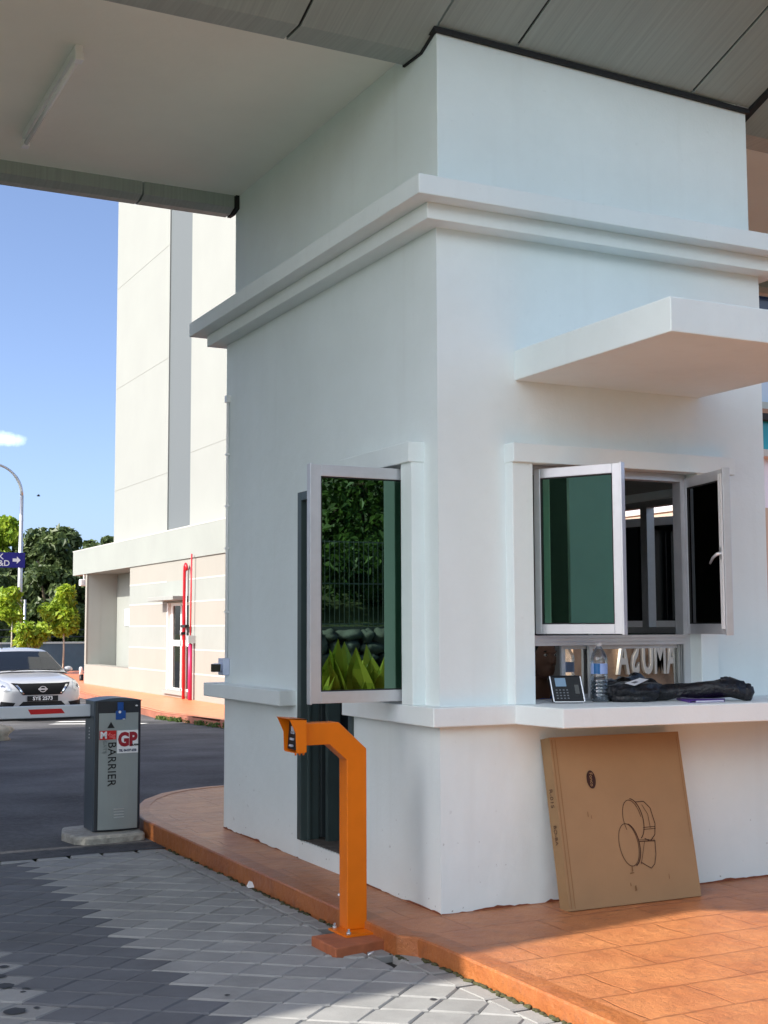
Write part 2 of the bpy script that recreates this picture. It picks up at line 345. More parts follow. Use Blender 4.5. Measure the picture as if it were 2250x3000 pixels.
# ------------------------------------------------------------------ light
EL=36.0; TE=math.tan(R(EL))
sd=Vector((-math.cos(R(EL))*math.cos(R(1)), math.cos(R(EL))*math.sin(R(1)), math.sin(R(EL))))
sun=bpy.data.lights.new('sun','SUN'); sun.energy=2.1; sun.angle=R(.55); sun.color=(1,.945,.86)
so=bpy.data.objects.new('sun',sun); COL.objects.link(so); so.rotation_euler=sd.to_track_quat('Z','Y').to_euler(); so.location=(-20,0,20)
w=bpy.data.worlds.new('World'); scene.world=w; w.use_nodes=True; nt=w.node_tree; N=nt.nodes; L=nt.links
bg=N['Background']; sky=N.new('ShaderNodeTexSky'); sky.sky_type='NISHITA'; sky.sun_disc=False; sky.sun_elevation=R(EL); sky.sun_rotation=R(271)
sky.air_density=.5; sky.dust_density=2.3; sky.ozone_density=2.2; sky.altitude=50
bg.inputs['Strength'].default_value=.086
# one small puff of cloud low over the trees, another small one, and big unseen banks added behind the camera as fill
tc=N.new('ShaderNodeTexCoord')
cn=N.new('ShaderNodeTexNoise'); cn.inputs['Scale'].default_value=16; cn.inputs['Detail'].default_value=6; cn.inputs['Roughness'].default_value=.62; L.new(tc.outputs['Generated'],cn.inputs['Vector'])
acc=None
for az,el_,rad in ((10.3,8.0,.034),(-40,14,.10),(198,22,.95),(150,16,.45),(232,14,.5)):
    d=Vector((math.sin(R(az))*math.cos(R(el_)),math.cos(R(az))*math.cos(R(el_)),math.sin(R(el_))))
    sv=N.new('ShaderNodeVectorMath'); sv.operation='SUBTRACT'; sv.inputs[1].default_value=d; L.new(tc.outputs['Generated'],sv.inputs[0])
    ml=N.new('ShaderNodeVectorMath'); ml.operation='MULTIPLY'; ml.inputs[1].default_value=(1/rad,1/rad,2.6/rad); L.new(sv.outputs['Vector'],ml.inputs[0])
    ln=N.new('ShaderNodeVectorMath'); ln.operation='LENGTH'; L.new(ml.outputs['Vector'],ln.inputs[0])
    mr=N.new('ShaderNodeMapRange'); mr.inputs['From Min'].default_value=1.2; mr.inputs['From Max'].default_value=0; mr.inputs['To Max'].default_value=(.66 if rad<.05 else 1); L.new(ln.outputs['Value'],mr.inputs['Value'])
    if acc is None: acc=mr.outputs['Result']
    else:
        ma=N.new('ShaderNodeMath'); ma.operation='MAXIMUM'; L.new(acc,ma.inputs[0]); L.new(mr.outputs['Result'],ma.inputs[1]); acc=ma.outputs[0]
cm=N.new('ShaderNodeMath'); cm.operation='MULTIPLY'; L.new(acc,cm.inputs[0]); L.new(cn.outputs['Fac'],cm.inputs[1])
cr=N.new('ShaderNodeMapRange'); cr.inputs['From Min'].default_value=.20; cr.inputs['From Max'].default_value=.40; cr.inputs['To Max'].default_value=.92; L.new(cm.outputs[0],cr.inputs['Value'])
cx=N.new('ShaderNodeMixRGB'); cx.inputs['Color2'].default_value=(8.4,9.4,9.7,1); L.new(cr.outputs['Result'],cx.inputs['Fac']); L.new(sky.outputs['Color'],cx.inputs['Color1'])
L.new(cx.outputs['Color'],bg.inputs['Color'])
vs=scene.view_settings; vs.view_transform='Standard'; vs.look='None'; vs.exposure=1.88; vs.gamma=1; vs.use_curve_mapping=False
scene.render.engine='CYCLES'; scene.cycles.max_bounces=10; scene.cycles.diffuse_bounces=5; scene.cycles.glossy_bounces=5; scene.cycles.transparent_max_bounces=16
scene.cycles.use_denoising=True

# ------------------------------------------------------------------ the ground
def zr(y):
    if y<-4: return -.048
    if y<3.2: return -.12+.01*(3.2-y)
    if y<5.5: return -.12
    if y<23: return -.12-(y-5.5)/17.5*.53
    return -.65
YS=[-400,-120,-60,-30,-15,-8,-4,-2,0,3.2,4.4,5.5]+[5.5+i*1.75 for i in range(1,11)]+[26,30,36,44,60,90,140,250,420]
def sheet(x0,x1,y0,y1,dz):
    mb=MB(); ys=sorted(set([y for y in YS if y0<y<y1]+[y0,y1]))
    for a,b in zip(ys,ys[1:]): mb.face([(x0,a,zr(a)+dz),(x1,a,zr(a)+dz),(x1,b,zr(b)+dz),(x0,b,zr(b)+dz)])
    return mb
struct(sheet(-420,420,-400,420,-.30).build('ground',M_EARTH))
struct(sheet(-7.6,8.2,3.2,70,0).build('road',M_ASPH))
struct(sheet(-7.6,12,-13.0,-4.2,-.004).build('near_road',M_ASPH))
struct(sheet(-7.6,9.2,-4.2,3.2,-.034).build('paving_bed',M_SAND))
# grassy strips
struct(sheet(-60,-7.6,-60,70,-.02).build('left_verge',M_GRASS))
# white line painted across the lane
mb=MB()
for (xa,ya),(xb,yb) in (((3.0,22.0),(4.6,20.6)),((3.35,23.0),(4.7,21.9))):
    d=Vector((xb-xa,yb-ya,0)).normalized(); n=Vector((-d.y,d.x,0))*.16
    q=[(xa-n.x,ya-n.y),(xb-n.x,yb-n.y),(xb+n.x,yb+n.y),(xa+n.x,ya+n.y)]
    mb.face([(x,y,zr(y)+.012) for x,y in q])
struct(mb.build('road_marking',mk('road paint',(.75,.75,.72),.6,var=.15,vscale=9)))

# pavers: squares laid on the diagonal, a charcoal band running along the lane
def clip(poly, ax, lim, keep_less):
    out=[]
    for i in range(len(poly)):
        a=poly[i]; b=poly[(i+1)%len(poly)]
        ia=(a[ax]<=lim)==keep_less or a[ax]==lim; ib=(b[ax]<=lim)==keep_less or b[ax]==lim
        if ia: out.append(a)
        if ia!=ib:
            t=(lim-a[ax])/(b[ax]-a[ax]); out.append((a[0]+(b[0]-a[0])*t,a[1]+(b[1]-a[1])*t))
    return out
pv=MB()
def paver(poly, mi, gap=.0066):
    if len(poly)<3: return
    A=sum(poly[i][0]*poly[(i+1)%len(poly)][1]-poly[(i+1)%len(poly)][0]*poly[i][1] for i in range(len(poly)))/2
    if abs(A)<.0006: return
    if A<0: poly=poly[::-1]
    cx=sum(p[0] for p in poly)/len(poly); cy=sum(p[1] for p in poly)/len(poly)
    dz=random.uniform(-.0025,.002); tx=random.uniform(-.012,.012); ty=random.uniform(-.012,.012)
    def ring(ins,z):
        o=[]
        for x,y in poly:
            d=math.hypot(x-cx,y-cy); k=max(0,1-ins*1.35/d) if d else 1
            X=cx+(x-cx)*k; Y=cy+(y-cy)*k
            o.append((X,Y,zr(Y)+z+dz+tx*(X-cx)+ty*(Y-cy)))
        return o
    g=gap*random.uniform(.8,1.5)
    r0=ring(g,-.05); r1=ring(g,-.006); r2=ring(g+.007,0)
    n=len(poly); b=len(pv.v); pv.v+=r0+r1+r2
    for k in (0,1):
        for i in range(n):
            j=(i+1)%n; pv.f.append((b+k*n+i,b+k*n+j,b+(k+1)*n+j,b+(k+1)*n+i)); pv.m.append(mi); pv.s.append(False)
    pv.f.append(tuple(b+2*n+i for i in range(n))); pv.m.append(mi); pv.s.append(False)
H=.1245; HX=.152
for i in range(-30,24):
    for j in range(-42,24):
        if (i+j)%2: continue
        cx=-1.457+HX*i; cy=.62+H*j
        if cx<-5.4 or cy>3.2 or cy<-4.1: continue
        # interlocking shape: corners of the square cut a little so that one joint runs as a zigzag
        c=.018
        poly=[(cx+HX,cy-.004),(cx+HX-.012,cy+.008),(cx+c,cy+H-c*.5),(cx-c,cy+H),(cx-HX,cy+.004),(cx-HX+.012,cy-.008),(cx-c,cy-H+c*.5),(cx+c,cy-H)]
        dark = -1.95<cx<-1.43
        for ax,lim,less in ((0,-.49 if cy>-.4 else -.41,True),(1,3.10,True),(1,-4.1,False),(0,-5.4,False)):
            poly=clip(poly,ax,lim,less)
            if len(poly)<3: break
        paver(poly, 1 if dark else 0)
# border courses against kerb and asphalt
y=-4.1
while y<3.0:
    l=random.choice((.19,.21,.23)); xk=-.39 if y>-.4 else -.315; xo=xk-.10 if y<=-.4 else -.487
    if not(-.22<y<.18): paver([(xo,y),(xk,y),(xk,y+l-.004),(xo,y+l-.004)],0)
    y+=l
x=-5.4
while x<-.42:
    l=random.choice((.22,.24)); paver([(x,3.105),(min(x+l,-.39)-.004,3.105),(min(x+l,-.39)-.004,3.195),(x,3.195)],0); x+=l
# tar spots on the pale blocks
for (sx,sy,sr) in ((-2.07,.03,.040),(-2.105,-.37,.045),(-2.0,-.05,.014),(-2.02,-.10,.012),(-2.06,.20,.03),(-2.02,-.36,.012),(-2.01,.36,.022),(-1.30,-.55,.012),(-.6,-1.0,.014)):
    n=14; a0=random.random()*6
    pv.face([(sx+math.cos(2*math.pi*k/n)*sr*(1+.15*math.sin(3*k+a0)), sy+math.sin(2*math.pi*k/n)*sr*(1+.12*math.cos(2*k)), zr(sy)+.0035) for k in range(n)],2)
struct(pv.build('paving',[M_PAV_L,M_PAV_D,M_SPOT]))

# red island with its painted kerb
def arc(cx,cy,r,a0,a1,n): return [(cx+r*math.cos(R(a0+(a1-a0)*i/n)),cy+r*math.sin(R(a0+(a1-a0)*i/n))) for i in range(n+1)]
OUT=[(-.312,-9),(-.312,-.56),(-.325,-.36),(-.385,-.27),(-.385,3.75),(-.33,4.15),(-.22,4.50),(-.06,4.85),(.18,5.16),(.42,5.34),(.70,5.43),(1.0,5.45),(4.2,5.45),(4.2,-9)]
def inset(poly,d):
    n=len(poly); A=sum(poly[i][0]*poly[(i+1)%n][1]-poly[(i+1)%n][0]*poly[i][1] for i in range(n)); s=1 if A>0 else -1
    o=[]
    for i in range(n):
        p=Vector(poly[i]); a=(p-Vector(poly[i-1])).normalized(); b=(Vector(poly[(i+1)%n])-p).normalized()
        na=Vector((-a.y,a.x))*s; nb=Vector((-b.y,b.x))*s; m=(na+nb); m=m/m.length; k=d/max(.3,m.dot(na)); o.append(tuple(p+m*k))
    return o
INN=inset(OUT,.10)
mb=MB(); mb.prism(INN,-.28,0.0); struct(mb.build('pavement',M_PAVE))
kb=MB(); n=len(OUT); MIDA=inset(OUT,.006); MIDB=inset(OUT,.03)
def kz(p): return .002+.004*noise.noise(Vector((p[0]*3,p[1]*3,0)))
rings=[[(p[0],p[1],-.30) for p in OUT],[(p[0],p[1],-.007) for p in OUT],[(p[0],p[1],kz(p)-.001) for p in MIDA],[(p[0],p[1],kz(p)+.001) for p in MIDB],[(p[0],p[1],.0035) for p in INN],[(p[0],p[1],-.30) for p in INN]]
b=len(kb.v)
for r in rings: kb.v+=r
for k in range(5):
    for i in range(n):
        j=(i+1)%n; kb.f.append((b+k*n+j,b+k*n+i,b+(k+1)*n+i,b+(k+1)*n+j)); kb.m.append(0); kb.s.append(False)
struct(kb.build('kerb',M_KERB))

# far pavement along the main building, with its kerb
def fx(y): return 5.27+(y-17.7)*.062
mb=MB(); ys=[8,10,12,14,16,17.0,17.6,18,20,22,23,26,30,36,44,52]
for a,b_ in zip(ys,ys[1:]):
    za,zb=zr(a)+.15,zr(b_)+.15
    mb.face([(fx(a),a,za),(30,a,za),(30,b_,zb),(fx(b_),b_,zb)]); 
struct(mb.build('far_pavement',M_FARPAVE))
mb=MB()
for a,b_ in zip(ys,ys[1:]):
    za,zb=zr(a)+.153,zr(b_)+.153
    if a==18: za-=.05; zb-=.02
    mb.face([(fx(a)-.02,a,za-.45),(fx(a)-.005,a,za-.01),(fx(b_)-.005,b_,zb-.01),(fx(b_)-.02,b_,zb-.45)][::-1]); mb.face([(fx(a)-.005,a,za-.01),(fx(a)+.14,a,za),(fx(b_)+.14,b_,zb),(fx(b_)-.005,b_,zb-.01)])
struct(mb.build('far_kerb',mk('shade brown kerb',lin(150,94,74),.8,var=.25,vscale=2,bump=.4,bscale=12)))  # shade on the kerb face is put into a darker brown base

# ------------------------------------------------------------------ guard booth
LX,LY,T=2.155,3.107,.13
def wall(mb, axis, outer, inner, a0,a1,z0,z1, holes, mi=0):
    A=sorted({a0,a1,*[h[0] for h in holes],*[h[1] for h in holes]}); Z=sorted({z0,z1,*[h[2] for h in holes],*[h[3] for h in holes]})
    P=(lambda d,a,z:(d,a,z)) if axis=='x' else (lambda d,a,z:(a,d,z))
    def solid(i,k):
        if i<0 or k<0 or i>=len(A)-1 or k>=len(Z)-1: return False
        ca=(A[i]+A[i+1])/2; cz=(Z[k]+Z[k+1])/2
        return not any(h[0]<ca<h[1] and h[2]<cz<h[3] for h in holes)
    for i in range(len(A)-1):
        for k in range(len(Z)-1):
            if not solid(i,k): continue
            a,b,c,d=A[i],A[i+1],Z[k],Z[k+1]
            mb.face([P(outer,a,c),P(outer,b,c),P(outer,b,d),P(outer,a,d)],mi); mb.face([P(inner,a,d),P(inner,b,d),P(inner,b,c),P(inner,a,c)],mi)
            if not solid(i-1,k): mb.face([P(outer,a,c),P(outer,a,d),P(inner,a,d),P(inner,a,c)],mi)
            if not solid(i+1,k): mb.face([P(outer,b,d),P(outer,b,c),P(inner,b,c),P(inner,b,d)],mi)
            if not solid(i,k-1): mb.face([P(outer,b,c),P(outer,a,c),P(inner,a,c),P(inner,b,c)],mi)
            if not solid(i,k+1): mb.face([P(outer,a,d),P(outer,b,d),P(inner,b,d),P(inner,a,d)],mi)
booth=thing('guard_booth',(1.08,1.55,0),'white plastered guard booth with open windows under the canopy, beside the lane','guard booth')
DOOR=(.985,1.77,.105,2.23); WL=(.27,.85,.995,2.24); WR=(.52,1.60,.99,2.24)
mb=MB()
wall(mb,'x',0,T,0,LY,-.02,3.44,[DOOR,WL])
wall(mb,'y',0,T,T,LX,-.02,3.44,[WR])
wall(mb,'x',LX,LX-T,T,LY,-.02,3.44,[(.45,1.55,1.0,2.19)])
wall(mb,'y',LY,LY-T,T,LX-T,-.02,3.44,[])
wm=mb.build('wall',M_WALL,booth)
mb=MB(); mb.box(T,LX-T,T,LY-T,-.02,.098); mb.build('floor',M_DARKFLOOR,booth)
mb=MB(); mb.box(T,LX-T,T,LY-T,2.62,2.70); mb.build('inner_ceiling',M_ROOM,booth)
mb=MB(); mb.box(T,LX-T,T+.004,T+.012,2.26,2.62); mb.box(LX-T-.012,LX-T-.004,T+.02,LY-T,2.24,2.62); mb.box(LX-T-.012,LX-T-.004,T+.02,LY-T,.1,.99);mb.box(LX-T-.012,LX-T-.004,1.56,LY-T,.99,2.24); mb.box(T+.01,LX-T-.02,LY-T-.012,LY-T-.004,.1,2.62); mb.build('inner_lining',M_ROOM,booth)
e=.027
mb=MB(); mb.extr_x([(e,3.60),(LY-.09,3.60),(LY-.09,4.58),(.30,4.58),(.16,4.478),(e,4.478)],e,LX-e-.01)
mb.v=[(x,y,z-.062) if (abs(z-4.478)<1e-4 and x>1) else (x,y,z) for x,y,z in mb.v]; mb.build('upper_wall',M_WALL,booth,.004)
mb=MB(); mb.box(-.215,LX+.215,-.215,LY+.215,3.512,3.612); mb.build('cornice',M_LEDGE,booth,.005)
mb=MB(); mb.box(-.113,LX+.113,-.113,LY+.113,3.428,3.513); mb.build('cornice',M_LEDGE,booth,.005)
# ledges
mb=MB(); mb.prism([(-.114,1.817),(.02,1.817),(.02,LY-.02),(.4,LY-.02),(.4,LY+.128),(-.114,LY+.128)],.915,1.008); mb.build('ledge',M_LEDGE,booth,.006)
mb=MB(); mb.prism([(-.075,.989),(-.075,-.072),(.397,-.078),(.44,-.425),(2.5,-.60),(2.5,.06),(.52,.06),(.02,.06),(.02,.989)],.908,1.004); mb.build('counter',M_LEDGE,booth,.006)
# sill inside openings
mb=MB(); mb.box(.03,T+.02,.28,.985,.93,.997); mb.build('window_sill',M_LEDGE,booth)
mb=MB(); mb.box(.51,1.61,.07,T+.28,.93,.998); mb.build('window_sill',M_LEDGE,booth)
# door threshold
mb=MB(); mb.box(-.004,.30,.99,1.765,-.01,.108); mb.build('door_step',[M_LEDGE],booth)
mb=MB(); mb.box(.012,.30,.995,1.762,.108,.113); mb.build('threshold',M_DARKFLOOR,booth)
# window surrounds
mb=MB(); mb.box(-.072,.004,.148,.268,1.004,2.335); mb.build('window_jamb',M_WALL,booth,.004)
mb=MB(); mb.box(-.072,.004,.852,.972,1.004,2.335); mb.build('window_jamb',M_WALL,booth,.004)
mb=MB(); mb.box(-.092,.004,.142,.978,2.236,2.340); mb.build('window_header',M_WALL,booth,.004)
mb=MB(); mb.box(.397,.52,-.07,.004,1.004,2.33); mb.build('window_jamb',M_WALL,booth,.004)
mb=MB(); mb.box(1.60,1.722,-.07,.004,1.004,2.33); mb.build('window_jamb',M_WALL,booth,.004)
mb=MB(); mb.box(.392,1.855,-.092,.004,2.236,2.334); mb.build('window_header',M_WALL,booth,.004)
# kerb paint slopped up the foot of the walls
rs_=random.Random(4); mb=MB()
def smear(pt,L0,L1,nrm):
    a=L0; hp=.004
    while a<L1:
        b_=min(L1,a+rs_.uniform(.012,.04)); hn=max(.001,min(.010,hp+rs_.gauss(0,.003)))
        if rs_.random()<.03: hn=.016
        q=[pt(a),pt(b_)]; mb.face([(q[0][0]+nrm[0],q[0][1]+nrm[1],-.01),(q[1][0]+nrm[0],q[1][1]+nrm[1],-.01),(q[1][0]+nrm[0],q[1][1]+nrm[1],hn),(q[0][0]+nrm[0],q[0][1]+nrm[1],hp)]); a=b_; hp=hn
smear(lambda t:(0,t),0,.985,(-.002,0)); M_SMEAR=mk('slopped terracotta paint',lin(128,70,46),.8,var=.3,vscale=20); mb.build('paint_smear',M_SMEAR,booth); mb=MB(); smear(lambda t:(0,t),1.77,LY,(-.002,0)); mb.build('paint_smear',M_SMEAR,booth); mb=MB(); smear(lambda t:(t,0),0,LX,(0,-.002))
mb.build('paint_smear',M_SMEAR,booth)
# little concrete canopy over the service window
mb=MB(); mb.box(.463,1.69,-1.257,.01,2.675,2.832); mb.build('window_canopy',M_WALL,booth,.005)
# conduit up the rear corner
mb=MB(); mb.tube([(-.012,3.045,1.15),(-.012,3.045,3.02)],.011,8)
mb.box(-.03,.0,3.025,3.065,3.0,3.05)
for z in (1.5,1.95,2.25,2.62): mb.box(-.026,0,3.028,3.062,z,z+.012)
mb.build('conduit',M_WHITE,booth)
# black sealant round the head of the wall
mb=MB(); mb.box(.0,LX-.022,.004,.24,4.474,4.50)
mb.v=[(x,y,z-.062 if x>1 else z) for x,y,z in mb.v]; mb.build('sealant',M_BLACK,booth)
# door frame and leaf
mb=MB(); mb.box(-.012,.11,1.715,1.772,.113,2.232); mb.box(-.012,.11,.986,1.04,.113,2.232); mb.box(-.012,.11,1.04,1.715,2.178,2.232)
mb.box(.03,.05,1.70,1.716,.113,2.178); mb.build('door_frame',M_DOORF,booth,.003)
dl=MB(); dl.box(.10,.80,1.655,1.695,.13,2.17); dlo=dl.build('door',M_DOOR,booth,.003)
mb=MB(); mb.box(.76,.80,1.648,1.702,.13,2.17); mb.build('edge_strip',M_DOORF,dlo)
mb=MB(); mb.box(.70,.74,1.64,1.655,.85,1.02); mb.tube([(.72,1.655,.97),(.72,1.60,.97),(.62,1.60,.97)],.009,8); mb.build('handle',M_SILVER,dlo)
mb=MB(); mb.box(.12,.20,1.60,1.64,.113,2.17); mb.build('door_stop',M_DOORF,booth)
# casement sashes
def sash(hinge, ang, width, z0, z1, gm, name='casement', handle=None, flip=1, bar=.055):
    """hinge (x,y); ang: direction of the leaf in plan (degrees)"""
    a=R(ang); M=Matrix(((math.cos(a),-math.sin(a),0,hinge[0]),(math.sin(a),math.cos(a),0,hinge[1]),(0,0,1,0),(0,0,0,1)))
    t=.016
    mb=MB()
    for q in ((0,bar*.75,z0,z1),(width-bar,width,z0,z1),(bar*.75,width-bar,z0,z0+bar),(bar*.75,width-bar,z1-bar,z1)): mb.box(q[0],q[1],-t,t,q[2],q[3],0,M)
    mb.box(width-.008,width+.004,-t-.006,t+.004,z0-.004,z1+.004,0,M)
    o=mb.build(name,M_ALU,booth,.0025)
    g=MB(); g.box(bar*.75-.004,width-bar+.004,-.003,.003,z0+bar-.004,z1-bar+.004,0,M); g.build('pane',gm,o)
    gk=MB()
    for q in ((bar*.75,bar*.75+.006,z0+bar,z1-bar),(width-bar-.006,width-bar,z0+bar,z1-bar),(bar*.75+.006,width-bar-.006,z1-bar-.006,z1-bar),(bar*.75+.006,width-bar-.006,z0+bar,z0+bar+.006)): gk.box(q[0],q[1],-.012,.012,q[2],q[3],0,M)
    gk.build('gasket',M_BLACK,o)
    if handle:
        h=MB(); s=handle; zc=(z0+z1)/2-.01
        h.box(width-bar*.8,width-bar*.25,s*t,s*(t+.012) if s>0 else s*t,zc-.03,zc+.03,0,M) if s>0 else h.box(width-bar*.8,width-bar*.25,-t-.012,-t,zc-.03,zc+.03,0,M)
        p=[M@Vector((width-bar*.5,s*(t+.01),zc)),M@Vector((width-bar*.6,s*(t+.03),zc-.005)),M@Vector((width-bar*1.4,s*(t+.032),zc-.022)),M@Vector((width-bar*2.1,s*(t+.03),zc-.05))]
        h.tube(p,[.009,.009,.008,.006],8); h.build('handle',M_SILVER,o)
    return o
sash((.03,.305),180,.60,1.02,2.215,M_GSIDE,bar=.058)                         # side window, standing square to the wall
sash((.585,.01),-61.0,.4915,1.358,2.214,M_GGREEN,handle=1,bar=.05)                          # service window, nearer leaf
s2=sash((1.60,.03),-105.5,.50,1.352,2.215,M_GDARK,handle=-1)                      # service window, farther leaf
mb=MB()
a=R(-105.5); M2=Matrix(((math.cos(a),-math.sin(a),0,1.60),(math.sin(a),math.cos(a),0,.03),(0,0,1,0),(0,0,0,1)))
for dx in (.455,.475): mb.box(dx,dx+.012,-.026,-.0165,1.38,2.19,0,M2)
mb.build('track_ribs',M_WHITE,s2)
# fixed frame, transom and the low sliders of the service window
mb=MB(); y0,y1=.02,.09
mb.box(.52,.566,y0,y1,.998,2.238); mb.box(1.555,1.60,y0,y1,.998,2.238); mb.box(.566,1.555,y0,y1,2.195,2.238)
mb.box(.566,1.555,y0-.012,y1,1.296,1.35); mb.box(.566,1.555,y0-.016,y0-.012,1.312,1.318); mb.box(.566,1.555,y0-.016,y0-.012,1.332,1.337)
mb.box(.566,1.555,y0+.01,y1+.01,.998,1.018)
wf=mb.build('window_frame',M_ALU,booth,.002)
def slider(x0,x1,y,gm):
    mb=MB(); b=.024
    mb.box(x0,x0+b,y-.01,y+.01,1.018,1.296); mb.box(x1-b,x1,y-.01,y+.01,1.018,1.296); mb.box(x0+b,x1-b,y-.01,y+.01,1.018,1.04); mb.box(x0+b,x1-b,y-.01,y+.01,1.276,1.296)
    o=mb.build('sliding_panel',M_ALU,booth,.0015)
    g=MB(); g.box(x0+b-.002,x1-b+.002,y-.002,y+.002,1.038,1.278); g.build('pane',gm,o)
slider(.775,1.0,.077,M_GSLIDE); slider(.932,1.555,.048,M_GSLIDE)
mb=MB()
for k in range(3): mb.box(1.52+k*.014,1.526+k*.014,.022,.036,1.02,1.295)
mb.build('slider_ribs',M_ALUD,booth)
# window through the far side wall
mb=MB(); xa,xb=LX-.10,LX-.04
mb.box(xa,xb,.45,.50,1.0,2.19); mb.box(xa,xb,1.50,1.55,1.0,2.19); mb.box(xa,xb,.50,1.50,2.15,2.19); mb.box(xa,xb,.50,1.50,1.35,1.39); mb.box(xa,xb,.955,1.02,1.39,2.15); mb.box(xa,xb,.5,1.5,1.0,1.04); mb.build('side_window_frame',M_ALUD,booth)
sash((LX+.02,1.5),-72,.86,1.375,2.11,M_GDARK,handle=-1)
g=MB(); g.box(LX-.075,LX-.07,.5,1.5,1.04,1.35); g.build('pane',M_GGREEN,booth)
mb=MB(); mb.box(.012,.10,.27,.31,.998,2.238); mb.box(.012,.10,.81,.85,.998,2.238); mb.box(.012,.10,.31,.81,2.2,2.238); mb.build('side_frame',M_ALU,booth)

# ------------------------------------------------------------------ entrance canopy
canopy=thing('entrance_canopy',(-3,1.6,4.4),'wide flat canopy roof with grey metal edge panels and cream ceiling above the lane','canopy')
PX=[.509+1.19*k for k in range(-9,8)]
ZE=4.70
def yf(x): return -.74 if x>-.69 else (-1.4 if x>-4.3 else -.69+.33+.165*(x+ZE/TE))  # unseen front edge stepped and slanted only to place its shadow
def zb(y): return 4.43+.39*(.18-y)
def drop(x): return -.028*max(0,min(x,2.5))
def panel(xa,xb,full=True):
    mb=MB()
    for seg in range(1):
        pa=[];pb=[]
        for x,lst in ((xa,pa),(xb,pb)):
            fy=yf((xa+xb)/2) if (xa+xb)/2>-4.3 else yf(x); d=drop(x)
            if full: pr=[(.37,4.492),(.37,4.436),(.18,4.43),(fy,zb(fy)),(fy,5.55),(fy+.06,5.55),(fy+.06,zb(fy)+.06),(.18,4.47),(.33,4.47),(.33,4.492)]
            else: pr=[(.012,zb(.012)+.012),(fy,zb(fy)),(fy,5.55),(fy+.06,5.55),(fy+.06,zb(fy)+.06),(.012,zb(.012)+.05)]
            lst+= [(x,y,z+d) for y,z in pr]
        n=len(pa)
        for i in range(n):
            j=(i+1)%n; mb.face([pa[i],pb[i],pb[j],pa[j]])
        mb.face(pa[::-1]); mb.face(pb)
    mb.build('cladding_panel',M_CLAD,canopy)
g2=.008
for xa,xb in zip(PX,PX[1:]):
    if xa<0<xb: panel(xa+g2,.012); panel(.03,xb-g2,False)
    elif 0<xa<2: panel(xa+g2,min(xb,2.14)-g2,False); (xb>2.14) and panel(2.16,xb-g2)
    else: panel(xa+g2,xb-g2)
for x in PX:   # dark sealant backing the joints
    for xx0,xx1 in ((x-.014,x+.014),):
        mb=MB()
        d=drop(x); mid=[(.36,4.50),(.36,4.447),(.18,4.441),(yf(x)+.03,zb(yf(x)+.03)+.012),(yf(x)+.03,5.5),(yf(x)+.1,5.5),(yf(x)+.1,zb(yf(x)+.1)+.08),(.18,4.50)]
        if 0<x<2.1: mid=[(.0,zb(0)+.02),(yf(x)+.03,zb(yf(x)+.03)+.012),(yf(x)+.03,5.5),(yf(x)+.1,5.5),(yf(x)+.1,zb(yf(x)+.1)+.06),(.0,zb(0)+.08)]
        mb.extr_x([(y,z+d) for y,z in mid],xx0,xx1); mb.build('joint_sealant',M_BLACK,canopy)
mb=MB(); mb.extr_x([(.385,4.53),(.382,4.428),(.18,4.421),(.03,4.478),(.03,4.53)],.0125,.026); mb.build('edge_sealant',M_BLACK,canopy); mb=MB()
mb.extr_x([(.36,4.38),(.36,4.36),(.18,4.355),(-.7,4.71),(-.7,4.76),(.2,4.48),(.36,4.44)],LX-.026,LX+.016); mb.build('edge_sealant',M_BLACK,canopy); mb=MB()
mb.extr_x([(2.935,4.53),(2.935,4.395),(3.03,4.372),(3.12,4.378),(3.12,4.53)],.0,.026)
mb.build('edge_sealant',M_BLACK,canopy)
mb=MB(); mb.prism([(-10.2,.33),(.03,.33),(.03,2.96),(-10.2,2.96)],4.492,4.62); mb.build('ceiling',M_CEIL,canopy)
mb=MB(); mb.prism([(LX-.03,.33),(8.5,.33),(8.5,2.96),(LX-.03,2.96)],4.492,4.62); mb.build('ceiling',M_CEIL,canopy)
mb=MB(); mb.prism([(-10.2,.2),(8.5,.2),(8.5,3.2),(-10.2,3.2)],4.64,5.45); mb.build('roof_slab',M_CLAD,canopy)
for xa,xb in zip(PX,PX[1:]):
    if xa<0<xb: xb=.0
    if 0<xa<2: continue
    mb=MB(); mb.extr_x([(2.95,4.492),(2.95,4.402),(3.04,4.378),(3.14,4.385),(3.62,4.60),(3.62,5.5),(3.56,5.5),(3.56,4.65),(3.14,4.44),(3.0,4.44),(3.0,4.492)],xa+g2,xb-g2); mb.build('edge_panel',M_CLAD,canopy)
for px in (-10.2,7.6):
    pl=MB(); ya_,yb_=(-1.45,-.70) if px<0 else (-.35,.5); pl.box(px,px+.6,ya_,yb_,-.1,4.49); pl.box(px-.08,px+.68,ya_-.08,yb_+.08,3.5,3.6); pl.box(px-.05,px+.65,ya_-.05,yb_+.05,-.1,.25)  # left pillar added where the near sash mirrors it as its pale half
    tag(pl.build('canopy_pillar',M_PILLAR),'unseen white square pillar with a thin cornice at the '+('left' if px<0 else 'right')+' end of the canopy','pillar')
# batten light
lamp=thing('ceiling_light',(-1.56,1.75,4.49),'white fluorescent batten light fixed to the canopy ceiling above the lane','light')
mb=MB(); mb.box(-1.615,-1.575,1.02,2.42,4.445,4.4915); mb.box(-1.618,-1.572,1.0,1.06,4.40,4.4445); mb.box(-1.618,-1.572,2.38,2.44,4.40,4.4445); mb.build('housing',M_WHITE,lamp,.004)
mb=MB(); mb.tube([(-1.595,1.061,4.418),(-1.595,2.379,4.418)],.014,10); mb.build('tube',mk('lamp tube',(.8,.8,.8),.2),lamp)
